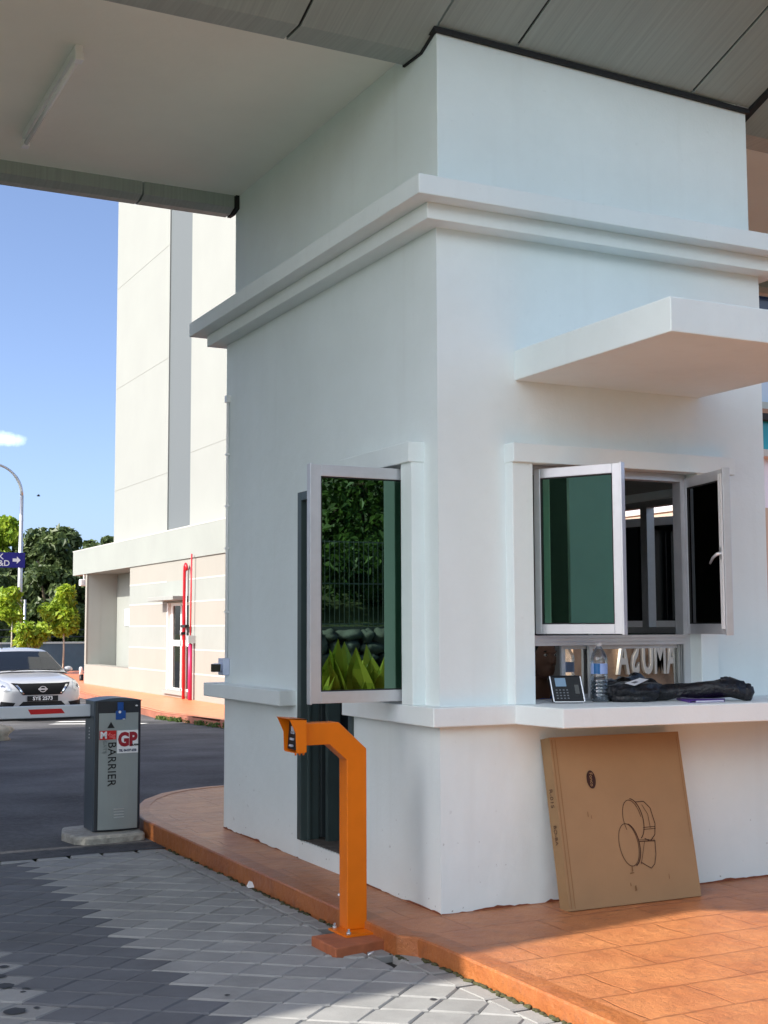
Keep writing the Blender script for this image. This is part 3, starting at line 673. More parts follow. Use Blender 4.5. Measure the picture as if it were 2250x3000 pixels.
# ------------------------------------------------------------------ orange card-reader post
post=thing('card_reader_post',(-.42,.115,-.05),'orange square steel post with a bent arm and hooded card reader at the kerb','card reader post')
mb=MB(); mb.prism([(-.652,-.192),(-.30,-.128),(-.285,.10),(-.655,.082)],-.13,-.046); mb.build('plinth',M_TERRA_D,post,.006)
mb=MB(); mb.prism([(-.527,-.036),(-.325,-.03),(-.325,.16),(-.535,.15)],-.0455,-.036); bp_=mb.build('base_plate',M_ORANGE,post)
for bx,by in ((-.505,-.015),(-.345,-.012),(-.35,.14),(-.51,.132)):
    mb=MB(); mb.lathe([(.012,0),(.012,.010),(.006,.010),(.006,.024)],(bx,by,-.036),6); mb.build('bolt',M_STEELP,bp_)
mb=MB(); mb.extr_y([(-.477,-.036),(-.372,-.036),(-.372,.812),(-.520,.944),(-.704,.944),(-.704,.840),(-.568,.840),(-.477,.762)],.062,.152); mb.build('arm_post',M_ORANGE,post,.004)
hd=MB(); t=.004
hp=[(-.702,.966),(-.702,.812),(-.753,.812),(-.757,.902),(-.790,.972)]
hd.extr_y(hp,.030,.034); hd.extr_y(hp,.180,.184); hd.box(-.708,-.702,.034,.18,.812,.966)
hd.extr_y([(-.702,.966),(-.702,.961),(-.79,.968),(-.793,.973)],.030,.184); hd.box(-.752,-.708,.034,.18,.808,.812)
hd.build('reader_hood',M_ORANGE,post)
rd=MB(); rd.extr_y([(-.712,.955),(-.712,.82),(-.742,.82),(-.732,.955)],.045,.170); rdo=rd.build('reader',M_BLKPL,post,.003)
mb=MB()
for k in range(3): mb.box(-.752+.004*k,-.746+.004*k,.085,.125,.835+.03*k,.845+.03*k)
mb.box(-.744,-.736,.09,.12,.90,.93); mb.build('reader_marks',mk('pale marks',(.4,.42,.5),.4),rdo)
mb=MB()
for k in range(3): mb.lathe([(.005,0),(.005,-.012)],(-.745+.02*k,.06,.809),8)
mb.build('drip_screws',M_ORANGE,post)

# ------------------------------------------------------------------ barrier gate
gate=thing('barrier_gate',(-.6,3.86,-.12),'grey boom barrier cabinet on a concrete slab with its white arm lowered across the lane','barrier')
sl=MB(); pts=[(-.92,3.63),(-.86,3.56),(-.6,3.57),(-.415,3.60),(-.40,4.12),(-.62,4.16),(-.90,4.10),(-.96,3.85)]
sl.prism(pts,-.16,-.062); sl.build('base_slab',M_CONC,gate,.02)
x0,x1,y0,y1=-.765,-.425,3.712,4.0
mb=MB(); mb.box(x0,x1-.02,y0+.03,y1,-.062,.872); mb.build('cabinet',M_GREYCAB,gate,.008)
mb=MB(); mb.prism([(x0+.01,y0+.03),(x0+.005,y0+.008)]+[(x0+.02+(x1-x0-.04)*k/8, y0-.012*math.sin(math.pi*k/8)) for k in range(9)]+[(x1,y0+.008),(x1,y1-.02),(x1-.02,y1-.02),(x1-.02,y0+.03)],-.055,.868); dk=mb.build('front_door',M_CABDK,gate,.003)
# top cap, arched from side to side
cap=[];mb=MB()
prof=[(x0-.004,.868),(x1+.004,.868)]+[(x1+.004-(x1-x0+.008)*k/10,.872+.020*math.sin(math.pi*k/10)) for k in range(11)]
mb.extr_y(prof,y0-.01,y1+.004); mb.build('top_cap',M_GREYCAB,gate,.002)
def fz(x): # front of the slightly bowed door
    k=(x-(x0+.02))/(x1-x0-.04); return y0-.012*math.sin(math.pi*min(1,max(0,k)))
mb=MB(); n=8; pl,pr_=-.737,-.447
for k in range(n):
    xa=pl+(pr_-pl)*k/n; xb=pl+(pr_-pl)*(k+1)/n
    mb.face([(xa,fz(xa)-.003,-.045),(xb,fz(xb)-.003,-.045),(xb,fz(xb)-.003,.783),(xa,fz(xa)-.003,.783)])
fp=mb.build('front_panel',M_CABFRONT,gate)
yF=y0-.0165
mb=MB(); mb.box(-.618,-.545,yF-.004,y0+.004,.735,.80); mb.box(-.606,-.562,yF-.004,y0+.004,.80,.86); bl=mb.build('blue_badge',mk('blue badge',lin(18,76,150),.35),gate,.003)
mb=MB(); mb.lathe([(.010,0),(.010,.003)],(-.59,yF-.004,.79),10,M=Matrix.Rotation(R(90),4,'X')); mb.build('badge_mark',M_PAPER,bl)
mb=MB(); mb.box(-.568,-.550,yF-.0045,y0,.735,.742); mb.build('badge_line',M_SILVER,bl)
mb=MB(); mb.lathe([(.011,0),(.008,.003)],(-.462,yF+.010,.832),10,M=Matrix.Rotation(R(90),4,'X')@Matrix.Scale(.6,4,(0,1,0))); mb.build('lock',M_PAPER,gate)
FM=lambda x,z: frame((x,yF-.001,z),(1,0,0),(0,0,1))
mb=MB(); mb.face([(-.680,yF,.676),(-.625,yF,.676),(-.6525,yF,.722)]); mb.build('arrow_mark',M_BLACK,fp)
mb=MB(); mb.box(-.733,-.613,yF-.001,yF+.008,.595,.659); rs=mb.build('red_sticker',M_RED,gate)
text('sticker_text','M',.062,M_PAPER,rs,frame((-.705,yF-.0015,.626),(1,0,0),(0,0,1)),bold=.004)
text('sticker_text','Mag',.052,mk('pale red',lin(236,120,120),.5),rs,frame((-.653,yF-.0015,.624),(1,0,0),(0,0,1)),sx=.8)
mb=MB(); mb.box(-.606,-.451,yF-.001,yF+.010,.494,.657); ws=mb.build('white_sticker',M_PAPER,gate)
text('sticker_text','GP',.132,mk('dark red print',lin(150,20,38),.5),ws,frame((-.530,yF-.0015,.588),(1,0,0),(0,0,1)),sx=.84,bold=.007)
text('sticker_text','ALARM',.018,M_BLACK,ws,frame((-.476,yF-.0022,.551),(1,0,0),(0,0,1)),bold=.001)
text('sticker_text','TEL: 04-537 6558',.023,mk('navy print',lin(20,40,80),.5),ws,frame((-.528,yF-.0015,.513),(1,0,0),(0,0,1)),sx=.78,bold=.001)
text('panel_text','BARRIER',.086,M_BLACK,fp,frame((-.645,yF-.0005,.420),(0,0,-1),(1,0,0)),sx=.93,spacing=1.06)
text('panel_text','GATE',.036,mk('faint print',lin(120,130,130),.5),fp,frame((-.698,yF-.0005,.545),(0,0,-1),(1,0,0)),spacing=1.1)
mb=MB()
for k in range(4): mb.box(-.623,-.547,yF-.002,yF+.008,.035+k*.02,.042+k*.02)
mb.build('vent_slots',M_STEELP,fp,.002)
for k in range(4):
    mb=MB(); mb.lathe([(.006,0),(.005,.003)],(x0-.001,3.866,.60+.0235*k),8,M=Matrix.Rotation(R(-90),4,'Y')); mb.build('vent_hole',M_PAPER,gate)
# arm
mb=MB(); mb.extr_x([(3.84,.756),(3.885,.756),(3.885,.842),(3.84,.842)],-4.3,-.765); arm=mb.build('arm',mk('arm aluminium paint',(.62,.65,.70),.35,metal=.1),gate,.006)
for k in range(4):
    xa=-1.20-k*.82; mb=MB(); mb.face([(xa-.016,3.839,.819),(xa+.004+.0,3.839,.783),(xa+.248,3.839,.785),(xa+.222,3.839,.819)]); mb.build('red_reflector',M_RED,arm)
mb=MB(); mb.extr_x([(3.845,.742),(3.88,.742),(3.88,.756),(3.845,.756)],-4.3,-.765); mb.build('rubber_edge',M_BLACK,arm)

# ------------------------------------------------------------------ cardboard box leaning under the counter
box=thing('cardboard_box',(1.0,-.16,0),'flat brown cardboard box with a round table drawing, leaning under the counter','box')
bx0,bx1=.585,1.40; fyb,fyt=-.245,-.088; hh=.846; th=.083
ud=Vector((0,fyt-fyb,.83)).normalized(); nd=Vector((0,-ud.z,ud.y))  # outward normal of the front
O=Vector((bx0,fyb,.004)); Rr=Vector((bx1-bx0,-.012,0)).normalized(); Wd=bx1-bx0
def BP(u,v,w=0): return O+Rr*u+ud*v-nd*w   # w inwards
mb=MB(); nu,nv=10,10
def bulge(u,v): return .006*math.sin(math.pi*u/Wd)*math.sin(math.pi*v/hh)
g=[[BP(u*Wd/nu - .0*v, v*hh/nv, -bulge(u*Wd/nu,v*hh/nv)) for u in range(nu+1)] for v in range(nv+1)]
for v in range(nv):
    for u in range(nu): mb.face([g[v][u],g[v][u+1],g[v+1][u+1],g[v+1][u]],0,True)
c=[BP(0,0),BP(Wd,0),BP(Wd,hh),BP(0,hh)]; bk=[BP(0,0,th),BP(Wd,0,th),BP(Wd,hh,th),BP(0,hh,th)]
mb.face([bk[3],bk[2],bk[1],bk[0]]); mb.face([c[0],bk[0],bk[1],c[1]]); mb.face([c[1],bk[1],bk[2],c[2]])
mb.face([c[2],bk[2],bk[3],c[3]],1); mb.face([c[3],bk[3],bk[0],c[0]],1)
bo=mb.build('carton',[M_CARD,M_CARDEDGE],box)
# creases of the side flaps
M_CREASE=mk('crease',lin(140,104,66),.9)
for u in (.010,.030): mb=MB(); mb.face([BP(u,.01,-.0022),BP(u+.004,.01,-.0022),BP(u+.003,hh-.01,-.0022),BP(u-.001,hh-.01,-.0022)]); mb.build('crease',M_CREASE,bo)
mb=MB(); mb.face([BP(Wd-.02,.3,-.0022),BP(Wd-.017,.3,-.0022),BP(Wd-.017,hh-.02,-.0022),BP(Wd-.02,hh-.02,-.0022)])
mb.build('crease',M_CREASE,bo)
# printed drawing: two round tables, one behind the other, lying on their side
ink=MB()
def stroke(pts,wd=.0035,off=-.0075):
    for a,b_ in zip(pts,pts[1:]):
        a=Vector(a);b_=Vector(b_); d=(b_-a); 
        if d.length<1e-6: continue
        n=Vector((-d.y,d.x)).normalized()*wd/2
        ink.face([BP(a.x-n.x,a.y-n.y,off),BP(b_.x-n.x,b_.y-n.y,off),BP(b_.x+n.x,b_.y+n.y,off),BP(a.x+n.x,a.y+n.y,off)])
def ell(cx,cy,a,b_,a0=0,a1=360,n=40,tilt=0):
    o=[]
    for k in range(n+1):
        t_=R(a0+(a1-a0)*k/n); X=a*math.cos(t_); Y=b_*math.sin(t_); ct,st=math.cos(R(tilt)),math.sin(R(tilt)); o.append((cx+X*ct-Y*st,cy+X*st+Y*ct))
    return o
e1=(.982-bx0,.288); e2=(1.024-bx0,.412)
stroke(ell(*e1,.058,.106,tilt=7)); stroke(ell(e1[0]+.006,e1[1]-.002,.060,.107,-80,75,tilt=7),.006)
stroke([p for p in ell(*e2,.055,.098,0,205,tilt=10)]); stroke(ell(e2[0]+.006,e2[1],.060,.105,-75,80,tilt=10),.005)
X=e1[0]
stroke([(X+.068,e1[1]+.012),(X+.165,e1[1]+.008)],.005); stroke([(X+.068,e1[1]+.020),(X+.165,e1[1]+.016)],.002)
stroke([(X+.165,e1[1]+.012),(X+.160,e1[1]-.06),(X+.145,e1[1]-.105),(X+.120,e1[1]-.125),(X+.085,e1[1]-.105),(X+.06,e1[1]-.09)],.004)
stroke([(X+.10,e1[1]+.012),(X+.075,e1[1]-.06),(X+.06,e1[1]-.1)],.003)
X=e2[0]
stroke([(X+.03,e2[1]+.085),(X+.085,e2[1]+.085),(X+.12,e2[1]+.05),(X+.138,e2[1]-.03),(X+.128,e2[1]-.085),(X+.095,e2[1]-.115),(X+.06,e2[1]-.10)],.0045)
stroke([(X+.07,e2[1]+.07),(X+.10,e2[1]+.02),(X+.105,e2[1]-.05)],.003); stroke([(X+.06,e2[1]-.045),(X+.138,e2[1]-.045)],.003); stroke([(X+.06,e2[1]-.055),(X+.138,e2[1]-.055)],.003)
ink.build('printed_drawing',M_INK,bo)
mb=MB(); el=ell(.803-bx0,.625,.027,.046,n=28,tilt=4); mb.face([BP(x,y,-.0065) for x,y in el]); ov=mb.build('oval_logo',mk('dark ink',lin(52,26,18),.8),bo)
text('logo_text','Fonco',.028,M_CARD,ov,frame(BP(.803-bx0,.625,-.0075),-ud,Rr),depth=.0003)
sd_=frame(BP(-.0012,.56,.045),-ud,-nd*-1)
text('side_text','R-015',.04,M_INK,bo,frame(BP(-.0015,.545,.042),-ud,nd),depth=.0003)
text('side_text','BO-BA',.034,M_INK,bo,frame(BP(-.0015,.365,.042),-ud,nd),depth=.0003)
M_TORN=mk('torn paper',lin(120,86,54),.95)
for (u,v,w_,h_) in ((.38,.145,.03,.008),(.395,.155,.008,.035),(.375,.085,.005,.02),(.40,.06,.012,.03),(.17,.44,.004,.03),(.19,.43,.003,.02),(.62,.10,.004,.03)): mb=MB(); mb.face([BP(u,v,-.0068),BP(u+w_,v+.003,-.0068),BP(u+w_*.8,v+h_,-.0068),BP(u+w_*.1,v+h_*.8,-.0068)]); mb.build('scuff',M_TORN,bo)

# ------------------------------------------------------------------ things on the counter
CT=1.0045
term=thing('attendance_terminal',(.70,-.08,CT),'black attendance terminal with small screen and keypad standing on the counter','terminal')
rv=Vector((.152,-.058,0)).normalized(); lean=R(17); nv_=Vector((rv.y,-rv.x,0)); uv_=(Vector((0,0,1))*math.cos(lean)-nv_*math.sin(lean)-rv*.10).normalized()
TO=Vector((.628,-.070,CT+.004))
def TP(u,v,w=0): return TO+rv*u+uv_*v+nv_*w
def tbox(mb,u0,u1,v0,v1,w0,w1,mi=0):
    V=[TP(a,b_,c_) for c_ in (w0,w1) for a,b_ in ((u0,v0),(u1,v0),(u1,v1),(u0,v1))]
    mb.raw(V,[(3,2,1,0),(4,5,6,7),(0,1,5,4),(1,2,6,5),(2,3,7,6),(3,0,4,7)],mi)
mb=MB(); tbox(mb,0,.166,0,.142,-.04,.0); tb=mb.build('case',M_BLKPL,term,.006)
mb=MB(); tbox(mb,.0,.006,.004,.140,-.003,.004); tbox(mb,.160,.166,.004,.140,-.003,.004); tbox(mb,.006,.160,.001,.007,-.003,.004); mb.build('silver_trim',M_SILVER,term,.002)
mb=MB(); tbox(mb,.026,.082,.085,.130,.0,.002); mb.build('screen',M_SCREEN,term,.001)
mb=MB()
for r_ in range(4):
    for c_ in range(4): tbox(mb,.022+c_*.0185,.031+c_*.0185,.020+r_*.0145,.026+r_*.0145,0,.0015)
mb.build('keypad',mk('key grey',(.12,.13,.15),.4),term)
mb=MB(); tbox(mb,.122,.146,.045,.095,0,.002); mb.build('finger_sensor',mk('sensor',(.004,.004,.005),.08),term,.001)

def clear_mat(name,col,rough=.02,ior=1.45):
    m,nt,p,out=node_mat(name); N=nt.nodes; L=nt.links; N.remove(p)
    gl=N.new('ShaderNodeBsdfGlossy'); gl.inputs['Roughness'].default_value=.05; tr=N.new('ShaderNodeBsdfTransparent'); tr.inputs['Color'].default_value=col; df=N.new('ShaderNodeBsdfTranslucent'); df.inputs['Color'].default_value=(.9,.93,.95,1); m0=N.new('ShaderNodeMixShader'); m0.inputs['Fac'].default_value=.16; L.new(tr.outputs[0],m0.inputs[1]); L.new(df.outputs[0],m0.inputs[2]); tr=m0
    lw=N.new('ShaderNodeLayerWeight'); lw.inputs['Blend'].default_value=.35; mr=N.new('ShaderNodeMapRange'); mr.inputs['To Min'].default_value=.06; mr.inputs['To Max'].default_value=.75; L.new(lw.outputs['Fresnel'],mr.inputs['Value'])
    mx=N.new('ShaderNodeMixShader'); L.new(mr.outputs['Result'],mx.inputs['Fac']); L.new(tr.outputs[0],mx.inputs[1]); L.new(gl.outputs[0],mx.inputs[2]); L.new(mx.outputs[0],out.inputs['Surface']); return m
bot=thing('water_bottle',(.912,-.074,CT),'clear plastic water bottle with a blue label on the counter, one third full','bottle')
pr=[(.036,0),(.044,.006),(.045,.03)]
for k in range(5):
    z=.035+k*.018; pr+=[(.045,z),(.0415,z+.006),(.0415,z+.010),(.045,z+.015)]
pr+=[(.045,.135),(.043,.142),(.043,.200),(.045,.207),(.044,.225),(.036,.25),(.022,.272),(.0145,.283),(.0145,.296)]
mb=MB(); mb.lathe(pr,(.912,-.074,CT+.001),24); mb.build('shell',clear_mat('clear plastic',(.86,.90,.93,1)),bot)
mb=MB(); mb.lathe([(.034,.003),(.041,.008),(.0412,.105)],(.912,-.074,CT+.001),20); mb.build('water',clear_mat('water',(.70,.78,.84,1)),bot)
mb=MB(); mb.lathe([(.0155,.287),(.0155,.305),(.013,.307)],(.912,-.074,CT+.001),18); mb.build('cap',mk('white cap',(.7,.72,.74),.4),bot)
mb=MB(); n=24
for k in range(n):
    a0,a1=2*math.pi*k/n,2*math.pi*(k+1)/n; mid=math.degrees((a0+a1)/2)
    mi=1 if 190<mid<246 else 0
    P=[(.912+.0437*math.cos(a),-.074+.0437*math.sin(a)) for a in (a0,a1)]
    mb.face([(*P[0],CT+.146),(*P[1],CT+.146),(*P[1],CT+.199),(*P[0],CT+.199)],mi,True)
mb.build('label',[mk('pale label',lin(150,172,220),.4),mk('label wave',lin(20,92,150),.35)],bot)

bag=thing('black_bag',(1.13,-.10,CT),'folded black plastic bag with a white address label lying on the counter','bag')
mb=MB(); mb.blob((1.115,-.10,CT+.042),.175,.115,.060,3,.16,30,18,2.2,flat=.70); mb.blob((1.23,-.07,CT+.055),.085,.08,.055,5,.2,20,12,3,flat=.98); mb.build('sack',M_BLKBAG,bag)
bm_=bpy.data.objects['sack']
mb=MB(); mb.face([(1.005,-.165,CT+.098),(1.045,-.195,CT+.085),(1.185,-.135,CT+.112),(1.15,-.105,CT+.120)]); mb.build('address_label',M_PAPER,bag)
mb=MB(); mb.face([(1.045,-.166,CT+.0998),(1.06,-.176,CT+.0962),(1.10,-.160,CT+.1025),(1.085,-.150,CT+.1062)]); mb.build('label_print',mk('grey print',(.15,.15,.17),.7),bpy.data.objects['address_label'])

bun=thing('black_bundle',(1.42,-.27,CT),'long lumpy bundle wrapped in black plastic lying on the counter over the notebook','bundle')
mb=MB(); path=[(1.20,-.13),(1.27,-.17),(1.34,-.21),(1.41,-.26),(1.48,-.30),(1.55,-.345),(1.61,-.38),(1.64,-.40)]
rad=[.038,.040,.034,.040,.047,.050,.048,.018]
verts=[];nn=16;b=len(mb.v)
for i,(x,y) in enumerate(path):
    zc=CT+max(rad[i],.034)+(.016 if 2<=i<=5 else 0)-(.012 if i==7 else 0)
    for k in range(nn):
        a=2*math.pi*k/nn; q=Vector((x*5,y*5,a*2)); rr=rad[i]*(1+.35*noise.noise(q)+.16*math.sin(3*a+i*1.7))
        p=Vector((x,y,zc))+Vector((-.55,-.83,0)).normalized()*math.cos(a)*rr*1.15+Vector((0,0,1))*math.sin(a)*rr
        p.z=max(p.z,CT+.002 if i>5 or i<3 else CT+.014); mb.v.append(tuple(p))
for i in range(len(path)-1):
    for k in range(nn):
        k2=(k+1)%nn; mb.f.append((b+i*nn+k,b+i*nn+k2,b+(i+1)*nn+k2,b+(i+1)*nn+k)); mb.m.append(0); mb.s.append(True)
mb.f.append(tuple(b+k for k in range(nn))); mb.m.append(0); mb.s.append(True); e_=b+(len(path)-1)*nn; mb.f.append(tuple(e_+k for k in range(nn-1,-1,-1))); mb.m.append(0); mb.s.append(True)
mb.blob((1.625,-.39,CT+.045),.035,.035,.046,8,.2,14,10,3,flat=.95)
mb.build('wrapping',M_BLKBAG,bun)
mb=MB(); mb.blob((1.525,-.335,CT+.112),.034,.020,.014,4,.2,14,8,3); mb.build('loose_end',M_BLKBAG,bun)
book=thing('notebook',(1.42,-.27,CT),'thin purple notebook half covered by the black bundle on the counter','notebook')
q=[(1.262,-.370),(1.478,-.385),(1.575,-.275),(1.375,-.125)]
mb=MB(); mb.prism(q,CT,CT+.002); mb.prism(q,CT+.0095,CT+.0115); mb.prism([(1.262,-.371),(1.268,-.369),(1.378,-.129),(1.372,-.127)],CT+.002,CT+.0095); mb.build('cover',M_PURPLE,book)
mb=MB(); mb.prism([(1.30,-.370),(1.474,-.382),(1.568,-.277),(1.378,-.133)],CT+.002,CT+.0095); mb.build('pages',M_PAPER,book)

# security camera on the rear corner
cc=thing('security_camera',(-.04,3.06,1.12),'small white security camera with a black face on the wall corner above the ledge','security camera')
mb=MB(); mb.box(-.052,0.0,3.005,3.105,1.065,1.182); jb=mb.build('junction_box',M_CAMWHITE,cc,.006)
mb=MB(); mb.tube([(-.05,3.05,1.11),(-.075,3.05,1.115),(-.085,3.045,1.117)],[.022,.018,.02],12); mb.build('bracket',M_CAMWHITE,cc)
d=Vector((-.45,-.89,-.02)).normalized(); c0=Vector((-.087,3.035,1.117)); Mx=frame(c0,(d.y*-1,d.x,0),(0,0,1))
mb=MB(); mb.box(-.036,.036,-.029,.029,-.04,.10,0,frame(c0,Vector((-d.y,d.x,0)).normalized()*-1,(0,0,1))@Matrix.Scale(1,4)); cb=mb.build('camera_body',M_CAMWHITE,cc,.012,3)
fcn=frame(c0,Vector((-d.y,d.x,0))*-1,(0,0,1)); zaxis=Vector((fcn[0][2],fcn[1][2],fcn[2][2])); sgn=1 if zaxis.dot(d)>0 else -1
mb=MB(); 
if sgn>0: mb.box(-.034,.034,-.027,.027,.099,.106,0,fcn)
else: mb.box(-.034,.034,-.027,.027,-.048,-.039,0,fcn)
mb.build('front_glass',mk('camera face',(.01,.006,.006),.2),cb,.008,3)

# scraps of litter
for (x,y,z,s,lab) in ((-.405,1.52,-.098,.035,'torn white paper scrap lying against the foot of the red kerb'),(-.50,-.245,-.078,.03,'thin white cigarette stub lying in front of the orange post plinth'),(-.26,.62,.004,.012,'tiny white crumb of paper on the red kerb strip beside the door step')):
    mb=MB()
    if 'stub' in lab: mb.tube([(x-.02,y-.01,z+.004),(x+.02,y+.02,z+.006)],.0035,7)
    else:
        mb.face([(x-s*.5,y-s*.2,z+.001),(x+s*.5,y-s*.3,z+.003),(x+s*.4,y+s*.4,z+s*.9),(x-.2*s,y+.4*s,z+s*1.1)]); mb.face([(x-s*.5,y-s*.2,z+.001),(x-.2*s,y+.4*s,z+s*1.1),(x-s*.7,y+s*.2,z+s*.3)])
    nm='cigarette_stub' if 'stub' in lab else 'paper_scrap'
    tag(mb.build(nm,M_PAPER),lab,'litter')

# ------------------------------------------------------------------ the guard sitting inside
def skin_mesh(verts, edges, radii):
    me=bpy.data.meshes.new('s'); me.from_pydata(verts,edges,[]); o=bpy.data.objects.new('s',me); COL.objects.link(o)
    md=o.modifiers.new('k','SKIN'); md.use_smooth_shade=True
    for i,r_ in enumerate(radii): me.skin_vertices[0].data[i].radius=(r_,r_)
    me.skin_vertices[0].data[0].use_root=True
    sb=o.modifiers.new('u','SUBSURF'); sb.levels=1; sb.render_levels=1
    dg=bpy.context.evaluated_depsgraph_get(); r=bpy.data.meshes.new_from_object(o.evaluated_get(dg)); bpy.data.objects.remove(o); return r
def person():
    gx,gy=.97,.62
    root=thing('person',(gx,gy,.1),'man with short dark hair and a blue shirt sitting behind the low sliding window','person')
    S=lambda x,y,z:(gx+x,gy+y,z+.10)
    J=dict(pel=S(0,.12,.48),wa=S(0,.10,.66),ch=S(0,.04,.84),nk=S(0,-.02,.985),hd=S(0,-.05,1.06),
      sl=S(-.17,.04,.90),el=S(-.23,-.02,.66),wl=S(-.12,-.22,.74), sr=S(.17,.04,.90),er=S(.24,-.02,.66),wr=S(.13,-.20,.74),
      hl=S(-.09,.10,.47),kl=S(-.12,-.30,.47),al=S(-.12,-.30,.08),tl=S(-.13,-.42,.04),hr=S(.09,.10,.47),kr=S(.12,-.30,.47),ar=S(.12,-.30,.08),tr=S(.13,-.42,.04))
    RD=dict(pel=.13,wa=.125,ch=.14,nk=.052,hd=.06,sl=.07,el=.043,wl=.03,sr=.07,er=.043,wr=.03,hl=.09,kl=.06,al=.04,tl=.035,hr=.09,kr=.06,ar=.04,tr=.035)
    ks=list(J); ix={k:i for i,k in enumerate(ks)}
    E=[('pel','wa'),('wa','ch'),('ch','nk'),('nk','hd'),('ch','sl'),('sl','el'),('el','wl'),('ch','sr'),('sr','er'),('er','wr'),('pel','hl'),('hl','kl'),('kl','al'),('al','tl'),('pel','hr'),('hr','kr'),('kr','ar'),('ar','tr')]
    body=skin_mesh([J[k] for k in ks],[(ix[a],ix[b_]) for a,b_ in E],[RD[k] for k in ks])
    bm=bmesh.new(); bm.from_mesh(body)
    hc=Vector(S(0,-.075,1.125))
    def add(mb):
        b=[bm.verts.new(v) for v in mb.v]
        for f in mb.f: bm.faces.new([b[i] for i in f])
    h=MB(); h.blob(hc,.076,.096,.118,2,.02,20,14); h.blob(hc+Vector((0,-.035,-.065)),.052,.058,.055,3,.02,14,10)
    h.tube([hc+Vector((0,-.088,.022)),hc+Vector((0,-.108,-.012)),hc+Vector((0,-.112,-.026)),hc+Vector((0,-.088,-.034))],[.009,.013,.016,.012],8)
    for s in (-1,1): h.blob(hc+Vector((s*.078,.008,-.005)),.010,.022,.032,4,.05,8,8)
    h.blob(hc+Vector((0,-.086,.030)),.046,.014,.011,4,.02,12,8); h.blob(hc+Vector((0,-.094,-.058)),.025,.010,.008,4,.02,10,6)
    for s in (-1,1):   # hands resting on the inner sill: palm, four bent fingers, thumb
        w_=Vector(J['wl' if s<0 else 'wr']); d=Vector((s*-.10,-1,-.1)).normalized(); sd2=Vector((1,0,0))
        h.blob(w_+d*.05,.040,.048,.016,s+5,.03,12,8)
        for k,ln in enumerate((.068,.078,.072,.056)):
            p0=w_+d*.085+sd2*(-.029+.0195*k); h.tube([p0,p0+d*ln*.45+Vector((0,0,.006)),p0+d*ln*.75-Vector((0,0,.004)),p0+d*ln*.98-Vector((0,0,.02))],[.0088,.0082,.0075,.005],7)
        p0=w_+d*.035-sd2*s*.034; h.tube([p0,p0-sd2*s*.022+d*.022,p0-sd2*s*.028+d*.05],[.011,.0095,.006],7)
    add(h); bm.to_mesh(body); bm.free()
    o=bpy.data.objects.new('tmp',body); COL.objects.link(o); rm=o.modifiers.new('r','REMESH'); rm.mode='VOXEL'; rm.voxel_size=.006; rm.use_smooth_shade=True
    sm=o.modifiers.new('s','SMOOTH'); sm.iterations=2; sm.factor=.5
    dg=bpy.context.evaluated_depsgraph_get(); fin=bpy.data.meshes.new_from_object(o.evaluated_get(dg)); bpy.data.objects.remove(o); fin.materials.clear(); fin.materials.append(mk('brown skin',(.23,.115,.07),.5))
    fin.name='body'; bo_=bpy.data.objects.new('body',fin); COL.objects.link(bo_); adopt(bo_,root)
    # shirt and trousers: the same limbs a little thicker
    def garment(name,keys,edges,grow,mat):
        ix={k:i for i,k in enumerate(keys)}
        m=skin_mesh([P_[k] for k in keys],[(ix[a],ix[b_]) for a,b_ in edges],[RDX[k]+grow for k in keys]); m.name=name; m.materials.clear(); m.materials.append(mat)
        g_=bpy.data.objects.new(name,m); COL.objects.link(g_); adopt(g_,root); return g_
    P_=dict(J); RDX=dict(RD)
    for s,a,b_ in (('ul','sl','el'),('ur','sr','er')): P_[s]=tuple(Vector(J[a]).lerp(Vector(J[b_]),.75)); RDX[s]=.052
    P_['cn']=tuple(Vector(J['ch']).lerp(Vector(J['nk']),.55)); RDX['cn']=.072
    garment('shirt',['pel','wa','ch','cn','sl','ul','sr','ur'],[('pel','wa'),('wa','ch'),('ch','cn'),('ch','sl'),('sl','ul'),('ch','sr'),('sr','ur')],.012,mk('blue shirt',lin(40,84,170),.8,bump=.3,bscale=20))
    garment('trousers',['pel','hl','kl','al','hr','kr','ar'],[('pel','hl'),('hl','kl'),('kl','al'),('pel','hr'),('hr','kr'),('kr','ar')],.010,mk('dark trousers',(.02,.022,.03),.85))
    hr=MB()
    for v in range(10):
        pass
    hr.blob(hc+Vector((0,.018,.030)),.083,.094,.104,6,.03,22,14)
    ho=hr.build('hair',mk('black hair',(.012,.010,.009),.55,bump=.5,bscale=120),root)
    M_EYE=mk('eye',(.55,.52,.5),.3); M_BROW=mk('brow',(.012,.01,.009),.6)
    for s in (-1,1): ey=MB(); ey.blob(hc+Vector((s*.031,-.083,.012)),.011,.009,.008,1,0,10,8); eo=ey.build('eye',M_EYE,bo_)
    for s in (-1,1):
        ir=MB(); ir.blob(hc+Vector((s*.031,-.0905,.012)),.005,.003,.005,1,0,8,6); ir.build('iris',M_BROW,bo_)
        ir=MB(); ir.blob(hc+Vector((s*.031,-.088,.033)),.017,.006,.004,1,.05,10,6); ir.build('eyebrow',M_BROW,bo_)
    st=MB(); st.lathe([(.16,.42),(.17,.44),(.165,.46),(.14,.47)],(gx,gy+.12,.0),18)
    so_=thing('stool',(gx,gy+.12,.11),'round stool under the seated guard inside the booth','stool')
    st.build('seat',M_BLKPL,so_); 
    for k in range(4):
        a=R(45+90*k); l=MB(); l.tube([(gx+.12*math.cos(a),gy+.12+.12*math.sin(a),.43),(gx+.17*math.cos(a),gy+.12+.17*math.sin(a),.113)],.011,8); l.build('leg',M_STEELP,so_)
person()
